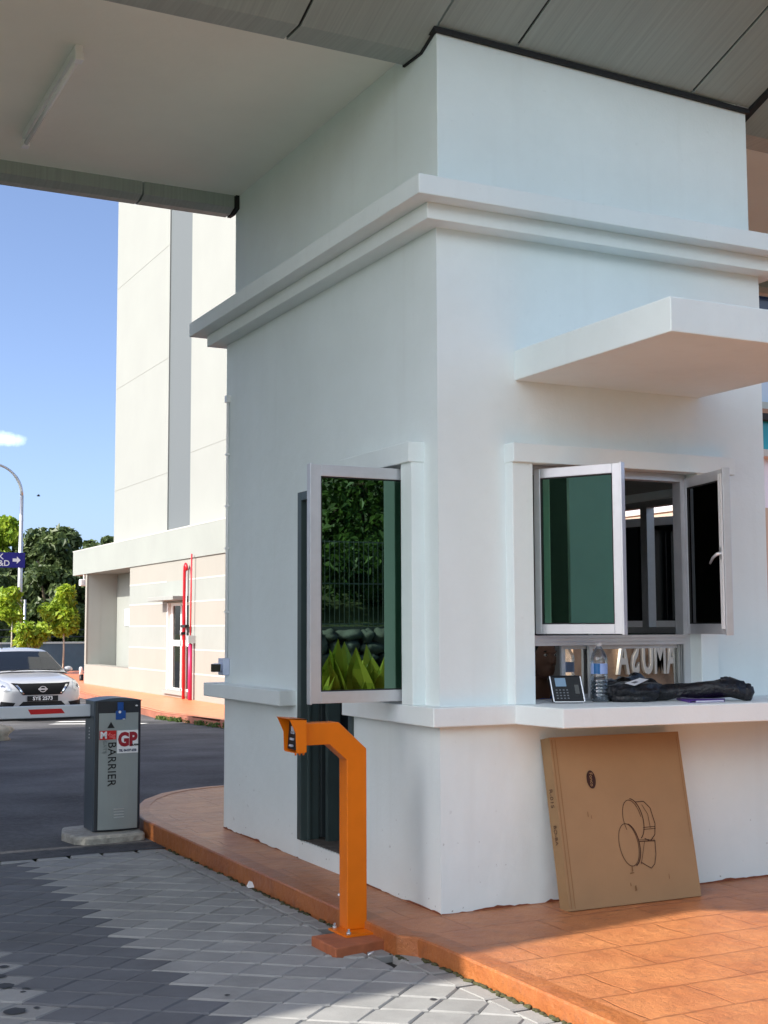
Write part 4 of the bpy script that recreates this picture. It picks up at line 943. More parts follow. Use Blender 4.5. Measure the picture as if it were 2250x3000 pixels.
# ------------------------------------------------------------------ main building
def kbox(mb,x0,x1,y0,y1,z0,z1,mi=0):
    a=K(x0,y0,z0); b_=K(x1,y1,z1); mb.box(a.x,b_.x,a.y,b_.y,a.z,b_.z,mi)
X0=4.994
bld=thing('main_building',K(X0+4,22,-.2),'cream and grey banded low building with a tall white windowless tower rising behind it','building')
W_CREAM=mk('cream render',lin(143,140,132),.75,var=.04,vscale=.8,bump=.1,bscale=8); W_GREY=mk('pale grey render',lin(138,142,137),.75,var=.05,vscale=.8,bump=.1,bscale=8)
W_WHITE=mk('white render',lin(140,142,138),.75,var=.03,vscale=.6,bump=.1,bscale=8); W_LINE=mk('white groove',(.42,.42,.39),.7); W_MID=mk('grey render',lin(172,174,168),.75,var=.04,vscale=.8)
BZ=[-.45,.05,.496,.962,1.425,1.902,2.346,2.80]; DR=(19.05,20.50,.13,1.90)
mb=MB()
for i,(za,zb_) in enumerate(zip(BZ,BZ[1:])):
    mi=(0 if i in (2,4,6) else 1) if i>1 else 0
    for (ya,yb) in ((12,DR[0]),(DR[1],23.30)):
        kbox(mb,X0,X0+.35,ya,yb,za,zb_,mi)
    if za>=1.9: kbox(mb,X0,X0+.35,DR[0],DR[1],max(za,DR[3]),zb_,mi)
    elif i==0: kbox(mb,X0,X0+.35,DR[0],DR[1],za,.05,mi)
kbox(mb,X0,X0+.35,DR[0],DR[1],.05,.13,0)
kbox(mb,X0,X0+.05,27.25,27.40,-.55,2.76,0); kbox(mb,X0,X0+.35,23.30,27.25,-.55,.475,0)
kbox(mb,X0+.05,X0+.36,27.25,27.40,-.55,2.76,3); kbox(mb,X0+.78,X0+.95,23.0,27.25,-.5,2.76,1)
kbox(mb,X0+.36,X0+8,27.255,27.39,-.55,2.76,3); kbox(mb,X0+.36,X0+8,12,12.3,-.5,2.78,0)
wl_=mb.build('podium_wall',[W_CREAM,W_GREY,W_LINE,W_MID],bld)
mb=MB()
for z in BZ[2:-1]:
    for (ya,yb) in ((12,DR[0]-.0),(DR[1],23.30)):
        if not (DR[2]<z<DR[3]) or True: kbox(mb,X0-.004,X0+.01,ya,yb,z-.014,z+.014)
mb.build('band_line',W_LINE,wl_)
mb=MB(); kbox(mb,X0-.03,X0+8,11.9,28.66,2.76,3.40); mb.build('parapet',W_GREY,bld,.01)
mb=MB(); kbox(mb,X0-.034,X0+7.9,11.8,28.70,3.385,3.412); mb.build('coping',W_LINE,bld)
mb=MB(); kbox(mb,X0+.76,X0+.79,25.95,26.45,1.44,1.86); mb.build('meter_box',mk('blue grey box',lin(186,204,214),.4),bld,.01)
# tower
tw=MB(); tx=X0+.30
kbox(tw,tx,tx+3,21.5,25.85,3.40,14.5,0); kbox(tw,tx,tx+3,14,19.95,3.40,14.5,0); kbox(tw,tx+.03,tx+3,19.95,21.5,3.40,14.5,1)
two=tw.build('tower',[W_WHITE,mk('grey tower strip',lin(92,98,101),.75)],bld)  # strip between the white parts in a darker flat grey
mb=MB()
for i in range(8):
    z=4.75+i*1.27
    if i%2: continue
    kbox(mb,tx-.004,tx+.01,21.52,25.80,z,z+.012); kbox(mb,tx-.004,tx+.01,14,19.93,z+.25,z+.262)
mb.build('joint_line',mk('tower joint',lin(134,135,130),.8),two)
# glazed door and hood
dr=MB(); fx0=X0+.06
for (ya,yb,za,zb_) in ((20.27,20.42,.13,1.90),(19.05,19.15,.13,1.90),(19.69,19.76,.13,1.86),(19.15,20.27,1.84,1.90),(19.15,20.27,1.02,1.14),(19.15,20.27,.13,.17)): kbox(dr,fx0,fx0+.06,ya,yb,za,zb_)
kbox(dr,X0+.001,X0+.1,20.42,20.50,.13,1.90)
dro=dr.build('door',mk('white door frame',(.78,.77,.74),.4),bld)
gp=MB(); kbox(gp,fx0+.02,fx0+.03,19.15,20.27,.17,1.84); gp.build('pane',M_GBLD,dro)
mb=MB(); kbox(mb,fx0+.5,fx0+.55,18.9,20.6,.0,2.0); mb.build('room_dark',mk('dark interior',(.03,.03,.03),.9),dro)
for yy in (19.62,19.45):
    mb=MB(); a=K(X0+.03,yy,1.22); b_=K(X0+.03,yy,1.34); mb.tube([a,b_],.03,8); mb.build('handle',M_SILVER,dro)
mb=MB(); kbox(mb,X0-.32,X0+.01,19.1,20.80,1.94,2.02); mb.build('door_hood',W_WHITE,bld,.01)
mb=MB(); kbox(mb,X0-.06,X0+.01,18.95,20.6,.05,.12); mb.build('door_sill',W_WHITE,bld)
# pipes
def ktube(mb,pts,r,n=10): mb.tube([K(*p) for p in pts],r,n)
xp=X0-.08
mb=MB(); ktube(mb,[(xp,19.10,-.12),(xp,19.10,2.50),(xp,19.08,2.60),(xp,19.03,2.645),(xp,18.98,2.60),(xp,18.97,2.52)],.042); mb.build('red_pipe',M_PIPE_R,bld)
mb=MB(); ktube(mb,[(xp,18.97,2.52),(xp,18.95,-.12)],.014,8); mb.build('wire',M_STEELP,bld)
mb=MB(); ktube(mb,[(xp,18.70,-.12),(xp,18.70,1.08)],.055); mb.build('riser_pipe',M_PIPE_M,bld)
mb=MB(); ktube(mb,[(xp,18.70,1.08),(xp,18.66,2.83)],.020,8); mb.build('thin_pipe',M_PIPE_R,bld)
mb=MB(); kbox(mb,X0-.14,X0,18.63,18.77,1.09,1.24); mb.build('junction_box',M_STEELP,bld)
for z in (1.28,1.42): 
    mb=MB(); a=K(X0-.1,19.08,z); mb.box(a.x-.06,a.x+.06,a.y-.25*(z>1.35)-.05,a.y+.05,a.z-.035,a.z+.035); mb.build('valve',M_BLACK,bld)
wlgt=thing('wall_light',K(X0+.3,27.45,2.6),'small white flood light under the end of the building parapet','light')
mb=MB(); a=K(X0+.02,27.62,2.60); mb.box(a.x-.16,a.x+.04,a.y-.12,a.y+.12,a.z-.18,a.z+.05); mb.build('housing',M_WHITE,wlgt,.03)
mb=MB(); mb.tube([a+Vector((-.02,-.05,.05)),a+Vector((-.02,-.05,.2))],.03,8); mb.build('bracket',M_WHITE,wlgt)

# ------------------------------------------------------------------ building to the right of the booth
wing=thing('office_wing',(17,16,-.3),'pale blue office block with teal windows just showing to the right of the booth','building')
LAV=mk('lavender render',lin(206,210,222),.75,var=.04,vscale=.8); LBL=mk('light blue render',lin(176,196,216),.75,var=.04,vscale=.8); BRN=mk('brown render',lin(160,116,92),.75); CRM=mk('warm cream render',lin(176,160,142),.75,var=.04,vscale=.8)
mb=MB()
bands=[(-.6,1.55,4),(1.55,2.33,2),(2.33,2.95,5),(2.95,3.62,2),(3.62,4.57,0),(4.57,4.73,3),(4.73,5.28,0),(5.28,5.53,4),(5.53,5.66,3),(5.66,7.50,1),(7.50,7.73,0),(7.73,9.0,4)]
for za,zb_,mi in bands:
    mb.box(13.1,26,13.0,22,za,zb_,{0:0,1:1,2:2,3:3,4:4,5:2}[mi])
wo=mb.build('wall',[LAV,LBL,CRM,W_LINE,BRN],wing)
mb=MB(); mb.box(13.06,13.1,13.05,22,1.5,1.6); mb.box(13.06,13.1,13.05,22,2.3,2.36); mb.box(13.06,13.1,13.05,22,2.9,2.98); mb.box(13.06,13.1,13.05,22,3.6,3.7); mb.build('band_line',W_LINE,wo)
mb=MB()
for k in range(4): mb.box(14.1+k*2.6,16.0+k*2.6,12.985,12.999,4.74,5.28)
mb.build('window',mk('teal glass',lin(30,128,140),.12),wing)
mb=MB()
for k in range(4): mb.box(14.0+k*2.6,16.1+k*2.6,12.80,13.01,5.281,5.40)
mb.build('blind_box',M_BLACK,wing)
mb=MB(); mb.box(13.0,26,12.2,13.0,7.9,8.1); mb.build('soffit',mk('dark soffit',lin(96,84,72),.7),wing)
mb=MB(); mb.box(14.2,15.2,12.985,12.999,7.2,7.72); mb.build('high_window',mk('navy glass',lin(30,48,80),.12),wing)
mb=MB(); mb.box(13.9,26,12.75,13.01,4.57,4.70); mb.build('window_ledge',W_LINE,wing)

# ------------------------------------------------------------------ trees and plants
def leaves(mb, clumps, n, size, flat=.5, droop=.2):
    tot=sum(c[1]**2 for c in clumps)
    for (c,r,*sq) in clumps:
        sqz=sq[0] if sq else .8
        for _ in range(int(n*r*r/tot)):
            d=Vector((random.gauss(0,1),random.gauss(0,1),random.gauss(0,1))).normalized(); rr=r*(random.random()**.40)
            rr*=1+.35*noise.noise(d*2.2+Vector(c))
            p=Vector(c)+Vector((d.x*rr,d.y*rr,d.z*rr*sqz))
            nrm=(d*.5+Vector((random.uniform(-1,1),random.uniform(-1,1),random.uniform(0,1.3)))).normalized()
            t=nrm.cross(Vector((random.uniform(-1,1),random.uniform(-1,1),random.uniform(-1,1)))).normalized()
            b_=nrm.cross(t); s=size*random.uniform(.6,1.35)
            v=len(mb.v); mb.v+=[tuple(p-t*s*.5),tuple(p+b_*s*flat*.5+nrm*s*.06),tuple(p+t*s*.5-Vector((0,0,s*droop))),tuple(p-b_*s*flat*.5+nrm*s*.06)]
            mb.f.append((v,v+1,v+2,v+3)); mb.m.append(0); mb.s.append(False)
def tree(name,base,label,cat,h_trunk,clumps,n,size,lm,group=None,r0=.1,flat=.55,limbs=True):
    base=Vector(base); root=thing(name,base,label,cat,group)
    mb=MB(); top=base+Vector((random.uniform(-.1,.1),random.uniform(-.1,.1),h_trunk)); mid=base.lerp(top,.5)+Vector((random.uniform(-.05,.05)*h_trunk*.3,0,0))
    mb.tube([base-Vector((0,0,.15)),mid,top],[r0,r0*.8,r0*.6],9)
    if limbs:
        for c in clumps[:14]:
            q=Vector(c[0])+base; mb.tube([top-Vector((0,0,h_trunk*.08)),top.lerp(q,.5)+Vector((0,0,.05)),q],[r0*.5,r0*.3,r0*.08],6,cap=False)
    mb.build('trunk',M_PALEBARK if name=='sapling' else M_BARK,root)
    mb=MB(); leaves(mb,[(Vector(c[0])+base,*c[1:]) for c in clumps],n,size,flat); mb.build('crown',lm,root); return root
def gz(y): return zr(y)-.05
# saplings beyond the car
def sapling(fxx,fy,zlo,zhi,wd,label,n=900,size=.26,trunk=True,ht=None):
    n=int(n*2.2)
    c=K(fxx,fy,(zlo+zhi)/2); hw=wd*KS; hh_=(zhi-zlo)/2*KS; zg=gz(c.y); base=Vector((c.x,c.y,zg)); cz=c.z-zg
    cl=[]
    for k in range(16):
        t=random.uniform(-1,1); w_=hw*math.sqrt(max(.05,1-t*t))*.72; a=random.random()*6.28
        cl.append(((math.cos(a)*w_*random.random()**.5,math.sin(a)*w_*random.random()**.5,cz+t*hh_*.72),hw*random.uniform(.40,.58)))
    return tree('sapling',base,label,'young tree',cz-hh_*.4 if ht is None else ht,cl,n,size,M_LEAFB,'young trees along the verge',.045,.5)
sapling(6.43,36,1.05,2.85,.62,'bright green sapling with a round leafy crown beside the end of the low building',1300,.27)
sapling(4.80,36,1.35,2.70,.52,'smaller bright green sapling on a thin stem in front of the lamp post',850,.24)
sapling(9.35,62,4.9,7.1,.95,'taller yellow-green tree with its crown level with the road sign at the left',1800,.42)
c=K(5.22,35,1.20); zg=gz(c.y); base=Vector((c.x,c.y,zg)); cl=[((random.uniform(-.55,.55),random.uniform(-.5,.5),c.z-zg+random.uniform(-.65,.25)),random.uniform(.36,.5)) for k in range(12)]
tree('shrub',base,'rounded yellow-green shrub at the foot of the lamp post behind the car roof','shrub',.8,cl,1300,.24,M_LEAFB,None,.05)
# tall dark trees behind the wall
def forest(fxx,fy,ztop,wd,label,n=7000,size=.55,name='forest_tree',lm=None,zlow=0,seed=0):
    random.seed(100+seed); c=K(fxx,fy,ztop); zg=-.9; base=Vector((c.x,c.y,zg)); H_=c.z-zg; W_=wd*KS; cl=[]
    for k in range(26):
        t=random.random()**.8; w_=W_*(1-.62*t*t); a=random.random()*6.28; rr=random.random()**.5
        cl.append(((math.cos(a)*w_*rr,math.sin(a)*w_*rr,H_*(zlow+(1-zlow)*(.12+.80*t))),W_*random.uniform(.20,.36),.7))
    for k in range(7):
        a=random.random()*6.28; cl.append(((math.cos(a)*W_*.9,math.sin(a)*W_*.9,H_*random.uniform(.35,.8)),W_*random.uniform(.12,.2)))
    return tree(name,base,label,'tree',H_*.55,cl,n,size,lm or M_LEAFD,'tall trees beyond the boundary wall',.28,.6)
forest(11.3,60,7.1,2.5,'tallest dark green tree beyond the boundary wall, standing behind the saplings',9500,.52,seed=1)
forest(8.6,63,6.3,2.3,'dark green tree at the left edge, behind the lamp post',7500,.52,seed=2)
forest(13.6,64,6.0,1.9,'dark green tree half hidden by the parapet of the low building',6500,.52,seed=3)
forest(16.3,70,7.3,1.6,'dark tree top showing just above the parapet beside the white tower',5000,.55,seed=4)
forest(10.1,55,4.3,1.9,'lower dark bushy tree filling the gap between the sapling and the lamp post',6000,.5,seed=5)
forest(12.9,56,4.2,1.9,'lower dark bushy tree just behind the sapling at the building end',6000,.5,seed=6)
forest(7.2,56,4.2,1.9,'lower dark bushy tree at the far left behind the smaller sapling',5500,.5,seed=7)
random.seed(5)
mb=MB(); leaves(mb,[((x,random.uniform(84,90),random.uniform(-.3,3.2)),random.uniform(1.6,2.4)) for x in [6+.9*k for k in range(34)]],16000,.6,.6)
for k in range(0): pass
tag(mb.build('undergrowth',M_LEAFD),None,None,None,'stuff')
mb=MB(); leaves(mb,[((x,random.uniform(62,70),random.uniform(-.7,.1)),random.uniform(.5,.8)) for x in [4+.8*k for k in range(30)]],5000,.3,.4)
tag(mb.build('rough_grass',leaf_mat('rough grass leaf',(.09,.12,.02),(.35,.33,.08),.3)),None,None,None,'stuff')
# boundary wall, rail fence, posts
a=K(6.2,40,-.6); b_=K(14,40,.885); y0w=a.y
mb=MB(); mb.box(5.0,b_.x,y0w,y0w+.2,-1.0,b_.z-.05); bw=tag(mb.build('boundary_wall',M_NAVYWALL),'dark blue-grey boundary wall between the saplings and the building end','wall')
mb=MB(); mb.box(4.95,b_.x,y0w-.04,y0w+.24,b_.z-.05,b_.z+.03); mb.build('coping',mk('pale coping',(.55,.55,.52),.8),bw)
rf=thing('rail_fence',(10,y0w+4,0),'thin dark metal rail fence standing behind the boundary wall','fence')
mb=MB()
for z in (.95,1.30): mb.tube([(2,y0w+4,z),(22,y0w+4,z)],.03,6)
mb.build('rail',M_CABDK,rf)
for k in range(11):
    mb=MB(); mb.box(2+2*k-.03,2+2*k+.03,y0w+3.97,y0w+4.03,-.9,1.5); mb.build('post',M_CABDK,rf)
c=K(6.31,40,2.33); mb=MB(); mb.tube([(c.x,c.y+2,-.9),(c.x,c.y+2,c.z+.1)],.06,8); tag(mb.build('pole',M_STEELP),'thin grey pole standing behind the shrub and the car','pole')
c=K(5.364,29.185,-.05); bo_=thing('bollard',(c.x,c.y,zr(c.y)),'short black and white bollard at the corner of the low building','bollard')
mb=MB(); mb.lathe([(.075,0),(.075,.36)],(c.x,c.y,zr(c.y)+.0),12); mb.build('base_sleeve',M_BLKPL,bo_)
mb=MB(); mb.lathe([(.065,.36),(.065,.60),(.045,.64)],(c.x-.02,c.y,zr(c.y)+.0),12); mb.build('cap',M_WHITE,bo_)
# lamp post and direction sign
lb=K(5.44,38,2); lp=thing('street_lamp',(lb.x,lb.y,zr(lb.y)),'tall galvanised street lamp with a curved arm at the left edge','street lamp')
p=[];A=K(5.41,38,5.70)
mb=MB(); mb.tube([(lb.x,lb.y,zr(lb.y)-.1),(lb.x,lb.y,3.5),(lb.x,lb.y,7.3)],[.125,.105,.075],12); mb.build('pole',M_STEELP,lp)
r_=1.35; pts=[(lb.x-r_+r_*math.cos(R(t_)),lb.y,7.3+1.38*math.sin(R(t_))) for t_ in range(0,91,9)]+[(lb.x-2.4,lb.y,8.72)]
mb=MB(); mb.tube(pts,[.07]*5+[.055]*7,10); mb.build('arm',M_STEELP,lp)
mb=MB(); mb.blob((lb.x-2.75,lb.y,8.72),.42,.16,.09,1,.02,14,8); mb.build('lamp_head',M_STEELP,lp)
mb=MB(); mb.blob((lb.x-2.78,lb.y,8.65),.28,.12,.05,1,0,12,8); mb.build('diffuser',M_WHITE,lp)
zt_,zb2=K(5.483,38,3.871).z,K(5.493,38,3.373).z; sx1=lb.x+.16
sg=thing('direction_sign',(lb.x,lb.y,zb2),'blue direction sign with white letters and a right arrow on the lamp post','sign')
mb=MB(); mb.box(sx1-2.2,sx1,lb.y-.19,lb.y-.13,zb2,zt_); sgo=mb.build('board',M_SIGNBLUE,sg)
mb=MB(); mb.box(lb.x-.13,lb.x+.13,lb.y-.14,lb.y+.14,zb2+.2,zb2+.26); mb.box(lb.x-.13,lb.x+.13,lb.y-.14,lb.y+.14,zt_-.26,zt_-.2); mb.build('clamp',M_STEELP,sg)
u=(zt_-zb2); yy=lb.y-.195
mb=MB(); ax=sx1-.42; az=zb2+u*.5; mb.face([(ax-.12,yy,az-.07),(ax+.06,yy,az-.07),(ax+.06,yy,az+.07),(ax-.12,yy,az+.07)]); mb.face([(ax+.06,yy,az-.16),(ax+.23,yy,az),(ax+.06,yy,az+.16)]); mb.build('arrow',M_PAPER,sgo)
text('sign_text','K',.36,M_PAPER,sgo,frame((sx1-.93,yy,zb2+u*.70),(1,0,0),(0,0,1)),bold=.004,align='RIGHT')
text('sign_text','&D',.36,M_PAPER,sgo,frame((sx1-.66,yy,zb2+u*.27),(1,0,0),(0,0,1)),bold=.004,align='RIGHT')
# boulder by the lane
mb=MB(); mb.blob((.80,16.75,zr(16.75)+.10),.38,.30,.19,11,.20,18,12,1.6,flat=.6)
rk=mb.build('boulder',M_ROCK); tag(rk,'pale beige boulder lying on the road at the left edge','rock')
# bird
c=K(10.591,60,8.002); bird=MB(); bird.blob(c,.13,.05,.045,1,.02,10,8)
for s in (-1,1): bird.face([c+Vector((.05,0,.01)),c+Vector((-.05,0,.01)),c+Vector((-.03+.06*s,s*.12,.06)),c+Vector((.07+.06*s,s*.24,.09))])
bo2=bird.build('bird',mk('dark feathers',(.02,.02,.025),.8)); tag(bo2,'small dark bird flying in the blue sky','bird')

# ------------------------------------------------------------------ the car
car=thing('parked_car',(3.15,23.6,zr(23.6)),'white sedan facing the camera behind the barrier arm','car')
CM=Matrix.Translation((3.13,23.55,-.66))@Matrix.Rotation(R(3),4,'Z')@Matrix.Diagonal((1.17,1.05,1.06,1))
M_CARP=mk('silver white car paint',(.50,.51,.53),.28,coat=1,metal=.15); M_CGLASS=mk('windscreen glass',(.010,.013,.018),.03,spec=.5); M_CHROME=mk('chrome',(.8,.8,.82),.12,metal=1); M_LENS=mk('headlight lens',(.55,.58,.62),.08,coat=1,metal=.5); M_TYRE=mk('tyre',(.015,.015,.016),.8)
ST=[(0.0,.50,.34,.60,.66),(.04,.64,.28,.60,.74),(.12,.74,.24,.62,.80),(.28,.80,.22,.66,.86),(.55,.835,.21,.72,.91),(.95,.845,.21,.76,.955),(1.30,.85,.21,.78,1.0),(2.0,.85,.21,.80,.99),(3.2,.85,.22,.82,1.0),(3.9,.83,.24,.82,1.04),(4.3,.76,.30,.78,1.02),(4.42,.66,.36,.72,.96)]
def section(w,zb_,zs,zt):
    half=[(0,zb_),(w*.6,zb_),(w*.9,zb_+.03),(w*.985,zb_+.12),(w,zs-.12),(w*.99,zs),(w*.94,zs+(zt-zs)*.55),(w*.80,zt-.022),(w*.5,zt-.006),(0,zt)]
    return half+[(-x,z) for x,z in half[-2:0:-1]]
mb=MB(); secs=[[CM@Vector((x,y,z)) for x,z in section(w_,zb_,zs,zt)] for y,w_,zb_,zs,zt in ST]; n=len(secs[0]); b=len(mb.v)
for s_ in secs: mb.v+=[tuple(p) for p in s_]
for i in range(len(secs)-1):
    for k in range(n):
        k2=(k+1)%n; mb.f.append((b+i*n+k,b+(i+1)*n+k,b+(i+1)*n+k2,b+i*n+k2)); mb.m.append(0); mb.s.append(True)
mb.f.append(tuple(b+k for k in range(n))); mb.m.append(0); mb.s.append(True); e_=b+(len(secs)-1)*n; mb.f.append(tuple(e_+k for k in range(n-1,-1,-1))); mb.m.append(0); mb.s.append(True)
cb_=mb.build('body',M_CARP,car); sb=cb_.modifiers.new('u','SUBSURF'); sb.levels=2; sb.render_levels=2
from mathutils.bvhtree import BVHTree
dg=bpy.context.evaluated_depsgraph_get(); dg.update(); BV=BVHTree.FromObject(cb_,dg); CI=CM.inverted()
def decal(poly,off=.008,dens=.05):
    """a panel following the nose: polygon (x,z) projected from the front on to the body"""
    mb=MB(); xs=[p[0] for p in poly]; zs=[p[1] for p in poly]
    def inside(x,z):
        c_=False
        for i in range(len(poly)):
            x1_,z1_=poly[i]; x2_,z2_=poly[i-1]
            if (z1_>z)!=(z2_>z) and x<(x2_-x1_)*(z-z1_)/(z2_-z1_)+x1_: c_=not c_
        return c_
    bm=bmesh.new(); vs_=[bm.verts.new((x,0,z)) for x,z in poly]; bm.faces.new(vs_); 
    for k in range(5):
        bmesh.ops.triangulate(bm,faces=bm.faces)
        ed=[e for e in bm.edges if e.calc_length()>dens]
        if not ed: break
        bmesh.ops.subdivide_edges(bm,edges=ed,cuts=1)
    bmesh.ops.triangulate(bm,faces=bm.faces); bm.verts.ensure_lookup_table()
    P=[]
    for v in bm.verts:
        o=CM@Vector((v.co.x,-1.5,v.co.z)); d=(CM.to_3x3()@Vector((0,1,0)))
        h_=BV.ray_cast(o,d); p=h_[0] if h_[0] is not None else CM@Vector((v.co.x,.3,v.co.z)); nn_=h_[1] if h_[1] is not None else -d
        P.append(p+nn_*off if nn_.dot(d)<0 else p-nn_*off)
    for f in bm.faces: mb.face([P[v.index] for v in f.verts][::-1],0,True)
    bm.free(); return mb
dm=decal([(-.56,.80),(-.36,.785),(0,.775),(.36,.785),(.56,.80),(.44,.68),(.37,.555),(-.37,.555),(-.44,.68)],.006); dm.build('grille',mk('grille black',(.006,.006,.007),.6,spec=.2),car)
for s in (-1,1):
    dm=decal([(s*.50,.755),(s*.455,.755),(s*.34,.58),(s*.37,.575)],.012); dm.build('chrome_strip',M_CHROME,car)
    dm=decal([(s*.61,.80),(s*.70,.85),(s*.775,.86),(s*.785,.74),(s*.77,.65),(s*.66,.625),(s*.575,.66)],.010); hl=dm.build('headlight',M_LENS,car)
    dm=decal([(s*.66,.72),(s*.70,.755),(s*.74,.72),(s*.70,.68)],.016,.03); dm.build('bulb',mk('bulb bowl',(.15,.17,.22),.1,metal=.8),hl)
    dm=decal([(s*.50,.40),(s*.74,.43),(s*.745,.33),(s*.56,.29)],.008); dm.build('fog_recess',M_BLKPL,car)
dm=decal([(-.36,.42),(.36,.42),(.46,.315),(-.46,.315)],.006); dm.build('lower_intake',M_BLKPL,car)
fy_=-.035
mb=MB(); mb.box(-.29,.29,fy_,fy_+.012,.425,.535,0,CM); npl=mb.build('number_plate',M_BLKPL,car)
text('plate_text','SYE 2573',.105,M_PAPER,npl,CM@frame((0,fy_-.002,.48),(1,0,0),(0,0,1)),sx=.92,bold=.003,spacing=1.02)
em=MB(); n=24
for k in range(n):
    a0,a1=2*math.pi*k/n,2*math.pi*(k+1)/n
    f_=lambda a,r1:(math.cos(a)*r1*1.12,-.03,.672+math.sin(a)*r1)
    em.face([CM@Vector(f_(a0,.048)),CM@Vector(f_(a1,.048)),CM@Vector(f_(a1,.064)),CM@Vector(f_(a0,.064))])
em.box(-.085,.085,-.042,-.028,.657,.687,0,CM); em.build('emblem',M_SILVER,car)
# cabin
GS=[(1.22,.99),(1.55,1.17),(1.90,1.36),(2.12,1.45),(2.6,1.49),(3.1,1.46),(3.45,1.33),(3.85,1.06)]
def gsec(y,zt):
    hb=.79; ht=hb-(zt-.95)*.42; return [(hb,.93),(hb-(zt-.95)*.2,.95+(zt-.95)*.5),(ht+.015,zt-.05),(ht-.05,zt-.012),(ht*.5,zt+.010),(0,zt+.016)]
mb=MB(); b=0; full=[]
for y,zt in GS:
    hs=gsec(y,zt); full.append([CM@Vector((x,y,z)) for x,z in hs]+[CM@Vector((-x,y,z)) for x,z in hs[-2::-1]])
n=len(full[0])
for s_ in full: mb.v+=[tuple(p) for p in s_]
for i in range(len(full)-1):
    for k in range(n-1): mb.f.append((i*n+k,(i+1)*n+k,(i+1)*n+k+1,i*n+k+1)); mb.m.append(0); mb.s.append(True)
mb.build('cabin',M_CARP,car)
def gp_(y): 
    for (ya,za),(yb,zb_) in zip(GS,GS[1:]):
        if ya<=y<=yb: return za+(zb_-za)*(y-ya)/(yb-ya)
ws_=MB(); rows=[1.27,1.5,1.75,2.0]; grid=[]
for y in rows:
    zt=gp_(y); ht=.79-(zt-.95)*.42-.055; grid.append([CM@(Vector((ht*u_/5,y,zt+.016*(1-(u_/5)**2)))+Vector((0,-.008,.012))) for u_ in range(-5,6)])
for i in range(len(rows)-1):
    for k in range(10): ws_.face([grid[i][k],grid[i][k+1],grid[i+1][k+1],grid[i+1][k]],0,True)
ws_.build('windscreen',M_CGLASS,car)
for s in (-1,1):
    mb=MB(); q=[(1.75,.985),(3.55,.99),(3.30,1.25),(2.15,1.36)]
    mb.face([CM@Vector((s*(.79-(z-.95)*.40+.012),y,z)) for y,z in q]); mb.build('side_window',M_CGLASS,car)
    mb=MB(); mb.blob(CM@Vector((s*.90,1.62,1.03)),.105,.07,.065,3,.05,14,10); mo=mb.build('mirror',M_CARP,car)
    mb=MB(); mb.box(*( (s*.76,s*.86) if s>0 else (s*.86,s*.76)),1.60,1.66,.975,1.0,0,CM); mb.build('mirror_stalk',M_BLKPL,mo)
    for y in (.78,3.4):
        mb=MB(); Mw=CM@Matrix.Translation((s*.76,y,.30))@Matrix.Rotation(R(90),4,'Y'); mb.lathe([(.20,-.095),(.295,-.095),(.31,-.07),(.31,.07),(.295,.095),(.20,.095)],(0,0,0),24,M=Mw); wh=mb.build('wheel',M_TYRE,car)
        mb=MB(); mb.lathe([(.05,-.10),(.19,-.088),(.20,.088),(.05,.10)],(0,0,0),16,M=Mw); mb.build('rim',M_SILVER,wh)
mb=MB(); mb.tube([CM@Vector((-.33,1.24,1.015)),CM@Vector((.02,1.30,1.05)),CM@Vector((.45,1.26,1.02))],.008,6); mb.build('wiper',M_BLACK,car)
mb=MB(); mb.tube([CM@Vector((-.28,2.3,1.48)),CM@Vector((-.28,2.36,1.56))],.012,6); mb.build('aerial',M_BLACK,car)

# ------------------------------------------------------------------ round about, out of the frame: what shades the lane and what the panes mirror
ob=thing('lane_shade_block',(-10,12,-.3),'added long plain white block outside the view, keeping the sun off the lane','building')
mb=MB(); HB=(5.55+8)*TE-.55; mb.box(-13,-8,3.75,20.6,-.6,HB); obo=mb.build('wall',W_WHITE,ob)  # added blocker, its height set so the shadow covers road and kerb
mb=MB(); mb.box(-13.1,-7.95,3.70,20.65,HB-.05,HB+.08); mb.build('coping',W_GREY,ob); obo.name='wall'
for k in range(5):
    mb=MB(); mb.box(-8.0,-7.97,5+k*3.1,6.6+k*3.1,1.0,2.4); mb.build('window',M_CGLASS,ob)
# rubble wall, mesh fence and planted slope behind the photographer
rw=MB(); rng=random.Random(3)
for r_ in range(7):
    x=-8+r_*.2
    while x<22:
        w_=rng.uniform(.2,.5); rw.blob((x+w_/2,-15.4,-.05+r_*.215+rng.uniform(-.03,.03)),w_*.55,.2,rng.uniform(.11,.16),rng.random()*50,.3,10,8,1.6); x+=w_
rw.box(-9,22,-15.9,-15.45,-.4,1.40)
tag(rw.build('rubble_wall',mk('rubble stone',(.16,.155,.15),.9,var=.5,vscale=2.5,bump=.6,bscale=12)),'low rubble stone retaining wall seen mirrored in the side window','wall')
mf=MB()
for k in range(260): mf.box(-6+.1*k-.006,-6+.1*k+.006,-15.7,-15.688,1.4,3.0)
for z in (1.45,2.2,2.98): mf.box(-6,20,-15.715,-15.703,z-.012,z+.012)
tag(mf.build('mesh_fence',mk('grey wire',(.20,.22,.20),.5,metal=.4)),'tall grey wire fence on the stone wall seen mirrored in the side window','fence')
mb=MB(); mb.face([(-20,-15.9,1.35),(30,-15.9,1.35),(30,-40,9),(-20,-40,9)][::-1]); struct(mb.build('hillside',M_EARTH))
random.seed(11)
for k in range(6):
    bx_=1.5+2.6*k; by_=-19.5-random.random()*2.5; cl=[((random.uniform(-1.6,1.6),random.uniform(-1.2,1.2),random.uniform(-.8,6.2)),random.uniform(.9,1.4)) for _ in range(20)]
    tree('slope_tree',(bx_,by_,2.3),'dense green tree on the slope seen mirrored in the side window','tree',2.5,cl,7500,.21,M_LEAFH,'trees on the slope',.14)
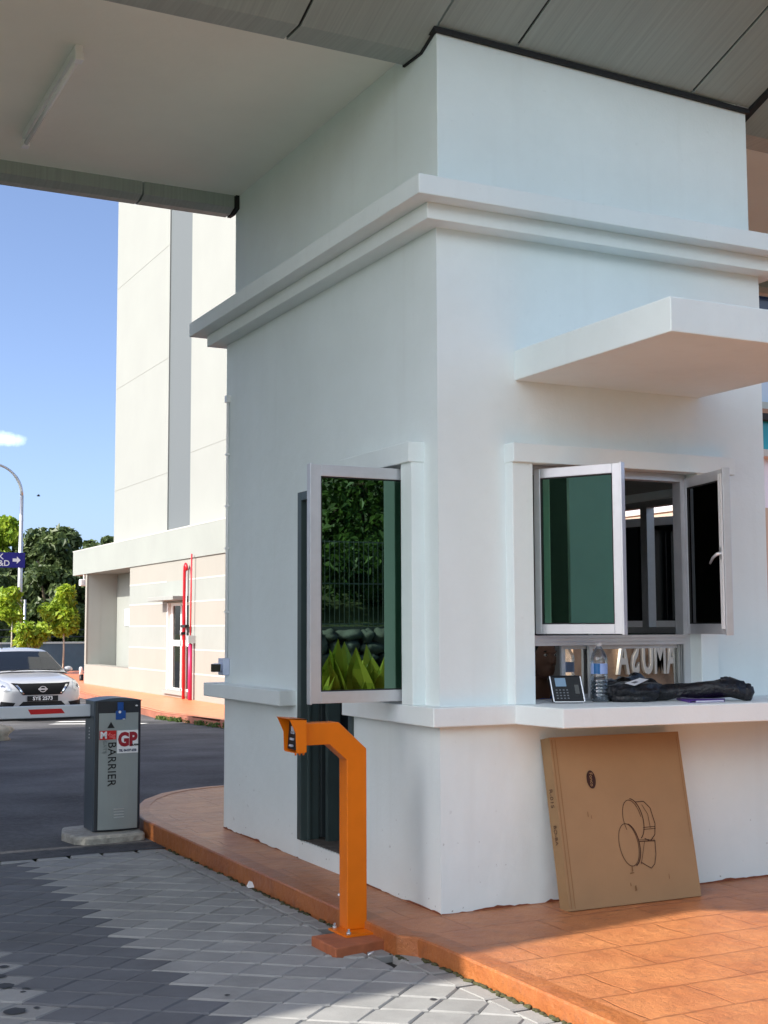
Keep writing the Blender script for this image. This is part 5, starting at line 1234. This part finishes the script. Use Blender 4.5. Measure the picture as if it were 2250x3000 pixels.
# broad-leaved border
def canna(x,y,h,ang):
    root=thing('border_plant',(x,y,.0),'broad-leaved yellow-green border plant seen mirrored in the side window','plant','broad-leaved border plants')
    mb=MB()
    for k in range(9):
        a=ang+k*2.4; ln=h*random.uniform(.6,.95); out=random.uniform(.12,.34); wd=random.uniform(.10,.17)
        d=Vector((math.cos(a),math.sin(a),0)); sd3=Vector((-d.y,d.x,0)); rows_=[]
        for i in range(8):
            t_=i/7; p=Vector((x,y,.05+h*.25*(k%3)/3))+d*out*t_**1.5+Vector((0,0,ln*t_)); w_=wd*math.sin(math.pi*min(1,.06+t_*.94))**.7
            rows_.append([p-sd3*w_+d*w_*.25,p,p+sd3*w_+d*w_*.25])
        for i in range(7):
            for c_ in range(2): mb.face([rows_[i][c_],rows_[i][c_+1],rows_[i+1][c_+1],rows_[i+1][c_]],0,True)
    mb.build('leaf_clump',M_CANNA,root)
    st=MB(); st.tube([(x,y,-.05),(x,y,h*.6)],[.02,.012],6); st.build('stem',M_LEAFH,root)
for k in range(17): canna(1.0+.115*k+random.uniform(-.05,.05),-4.85-random.random()*.9,random.uniform(.95,1.22),random.random()*6)
mb=MB(); mb.box(.5,4.9,-6.1,-4.7,-.02,.06); struct(mb.build('planting_bed',M_EARTH))
# raised letters on a low brick-red plinth
ls=thing('letter_sign',(6.8,-7.1,0),'low wall carrying big pale raised letters, seen mirrored in the service window','sign')
mb=MB(); mb.box(5.9,7.9,-7.5,-7.12,-.1,1.28); mb.build('backing_wall',mk('brown tile',(.42,.28,.18),.6,var=.4,vscale=6),ls)
for i,ch in enumerate('AMUSA'):
    text('letter',ch,.60,mk('pale stone letters',(.80,.78,.70),.6) if i==0 else bpy.data.materials['pale stone letters'],ls,frame((7.30-.185*i,-7.09,1.0),(-1,0,0),(0,0,1)),depth=.025,sx=.42,bold=.012)

sf=thing('reflection_screen',(-11.6,2,0),'added dark green board screen out of view, giving the service window its dark reflection','fence')
mb=MB(); mb.box(-11.65,-11.6,-.85,3.6,-.1,3.9); mb.build('board_panel',mk('dark green boards',(.010,.018,.014),.7),sf)  # near-black panel added to darken what the near sash mirrors
for k in range(5):
    mb=MB(); mb.box(-11.75,-11.65,-.8+k*1.05,-.7+k*1.05,-.1,4.0); mb.build('post',M_CABDK,sf)
mb=MB(); leaves(mb,[((-2+.55*k,random.uniform(-17.6,-16.4),random.uniform(1.5,3.2)),random.uniform(.6,.95)) for k in range(34)],14000,.20,.55)
tag(mb.build('slope_growth',M_LEAFH),kind='stuff')

# moss and dirt where the kerb meets the blocks, weeds at the far kerb
random.seed(21)
mb=MB()
for k in range(420):
    y=random.uniform(-2.6,3.1); 
    if y>-.3 and random.random()<.55: continue
    if -.25<y<.2: continue
    x=(-.318 if y<-.4 else -.393)-abs(random.gauss(0,.008)); s_=random.uniform(.004,.012)
    mb.blob((x,y,zr(y)+.001),s_*1.3,s_*1.6,s_*.6,k,.3,6,4)
tag(mb.build('kerb_moss',mk('moss and dirt',(.055,.055,.022),.95,var=.5,vscale=60)),kind='stuff')
mb=MB()
for k in range(26): 
    y=random.uniform(17.5,23); leaves(mb,[((fx(y)-.06,y,zr(y)+.03),.09)],26,.09,.3)
tag(mb.build('kerb_weeds',M_LEAFH),kind='stuff')
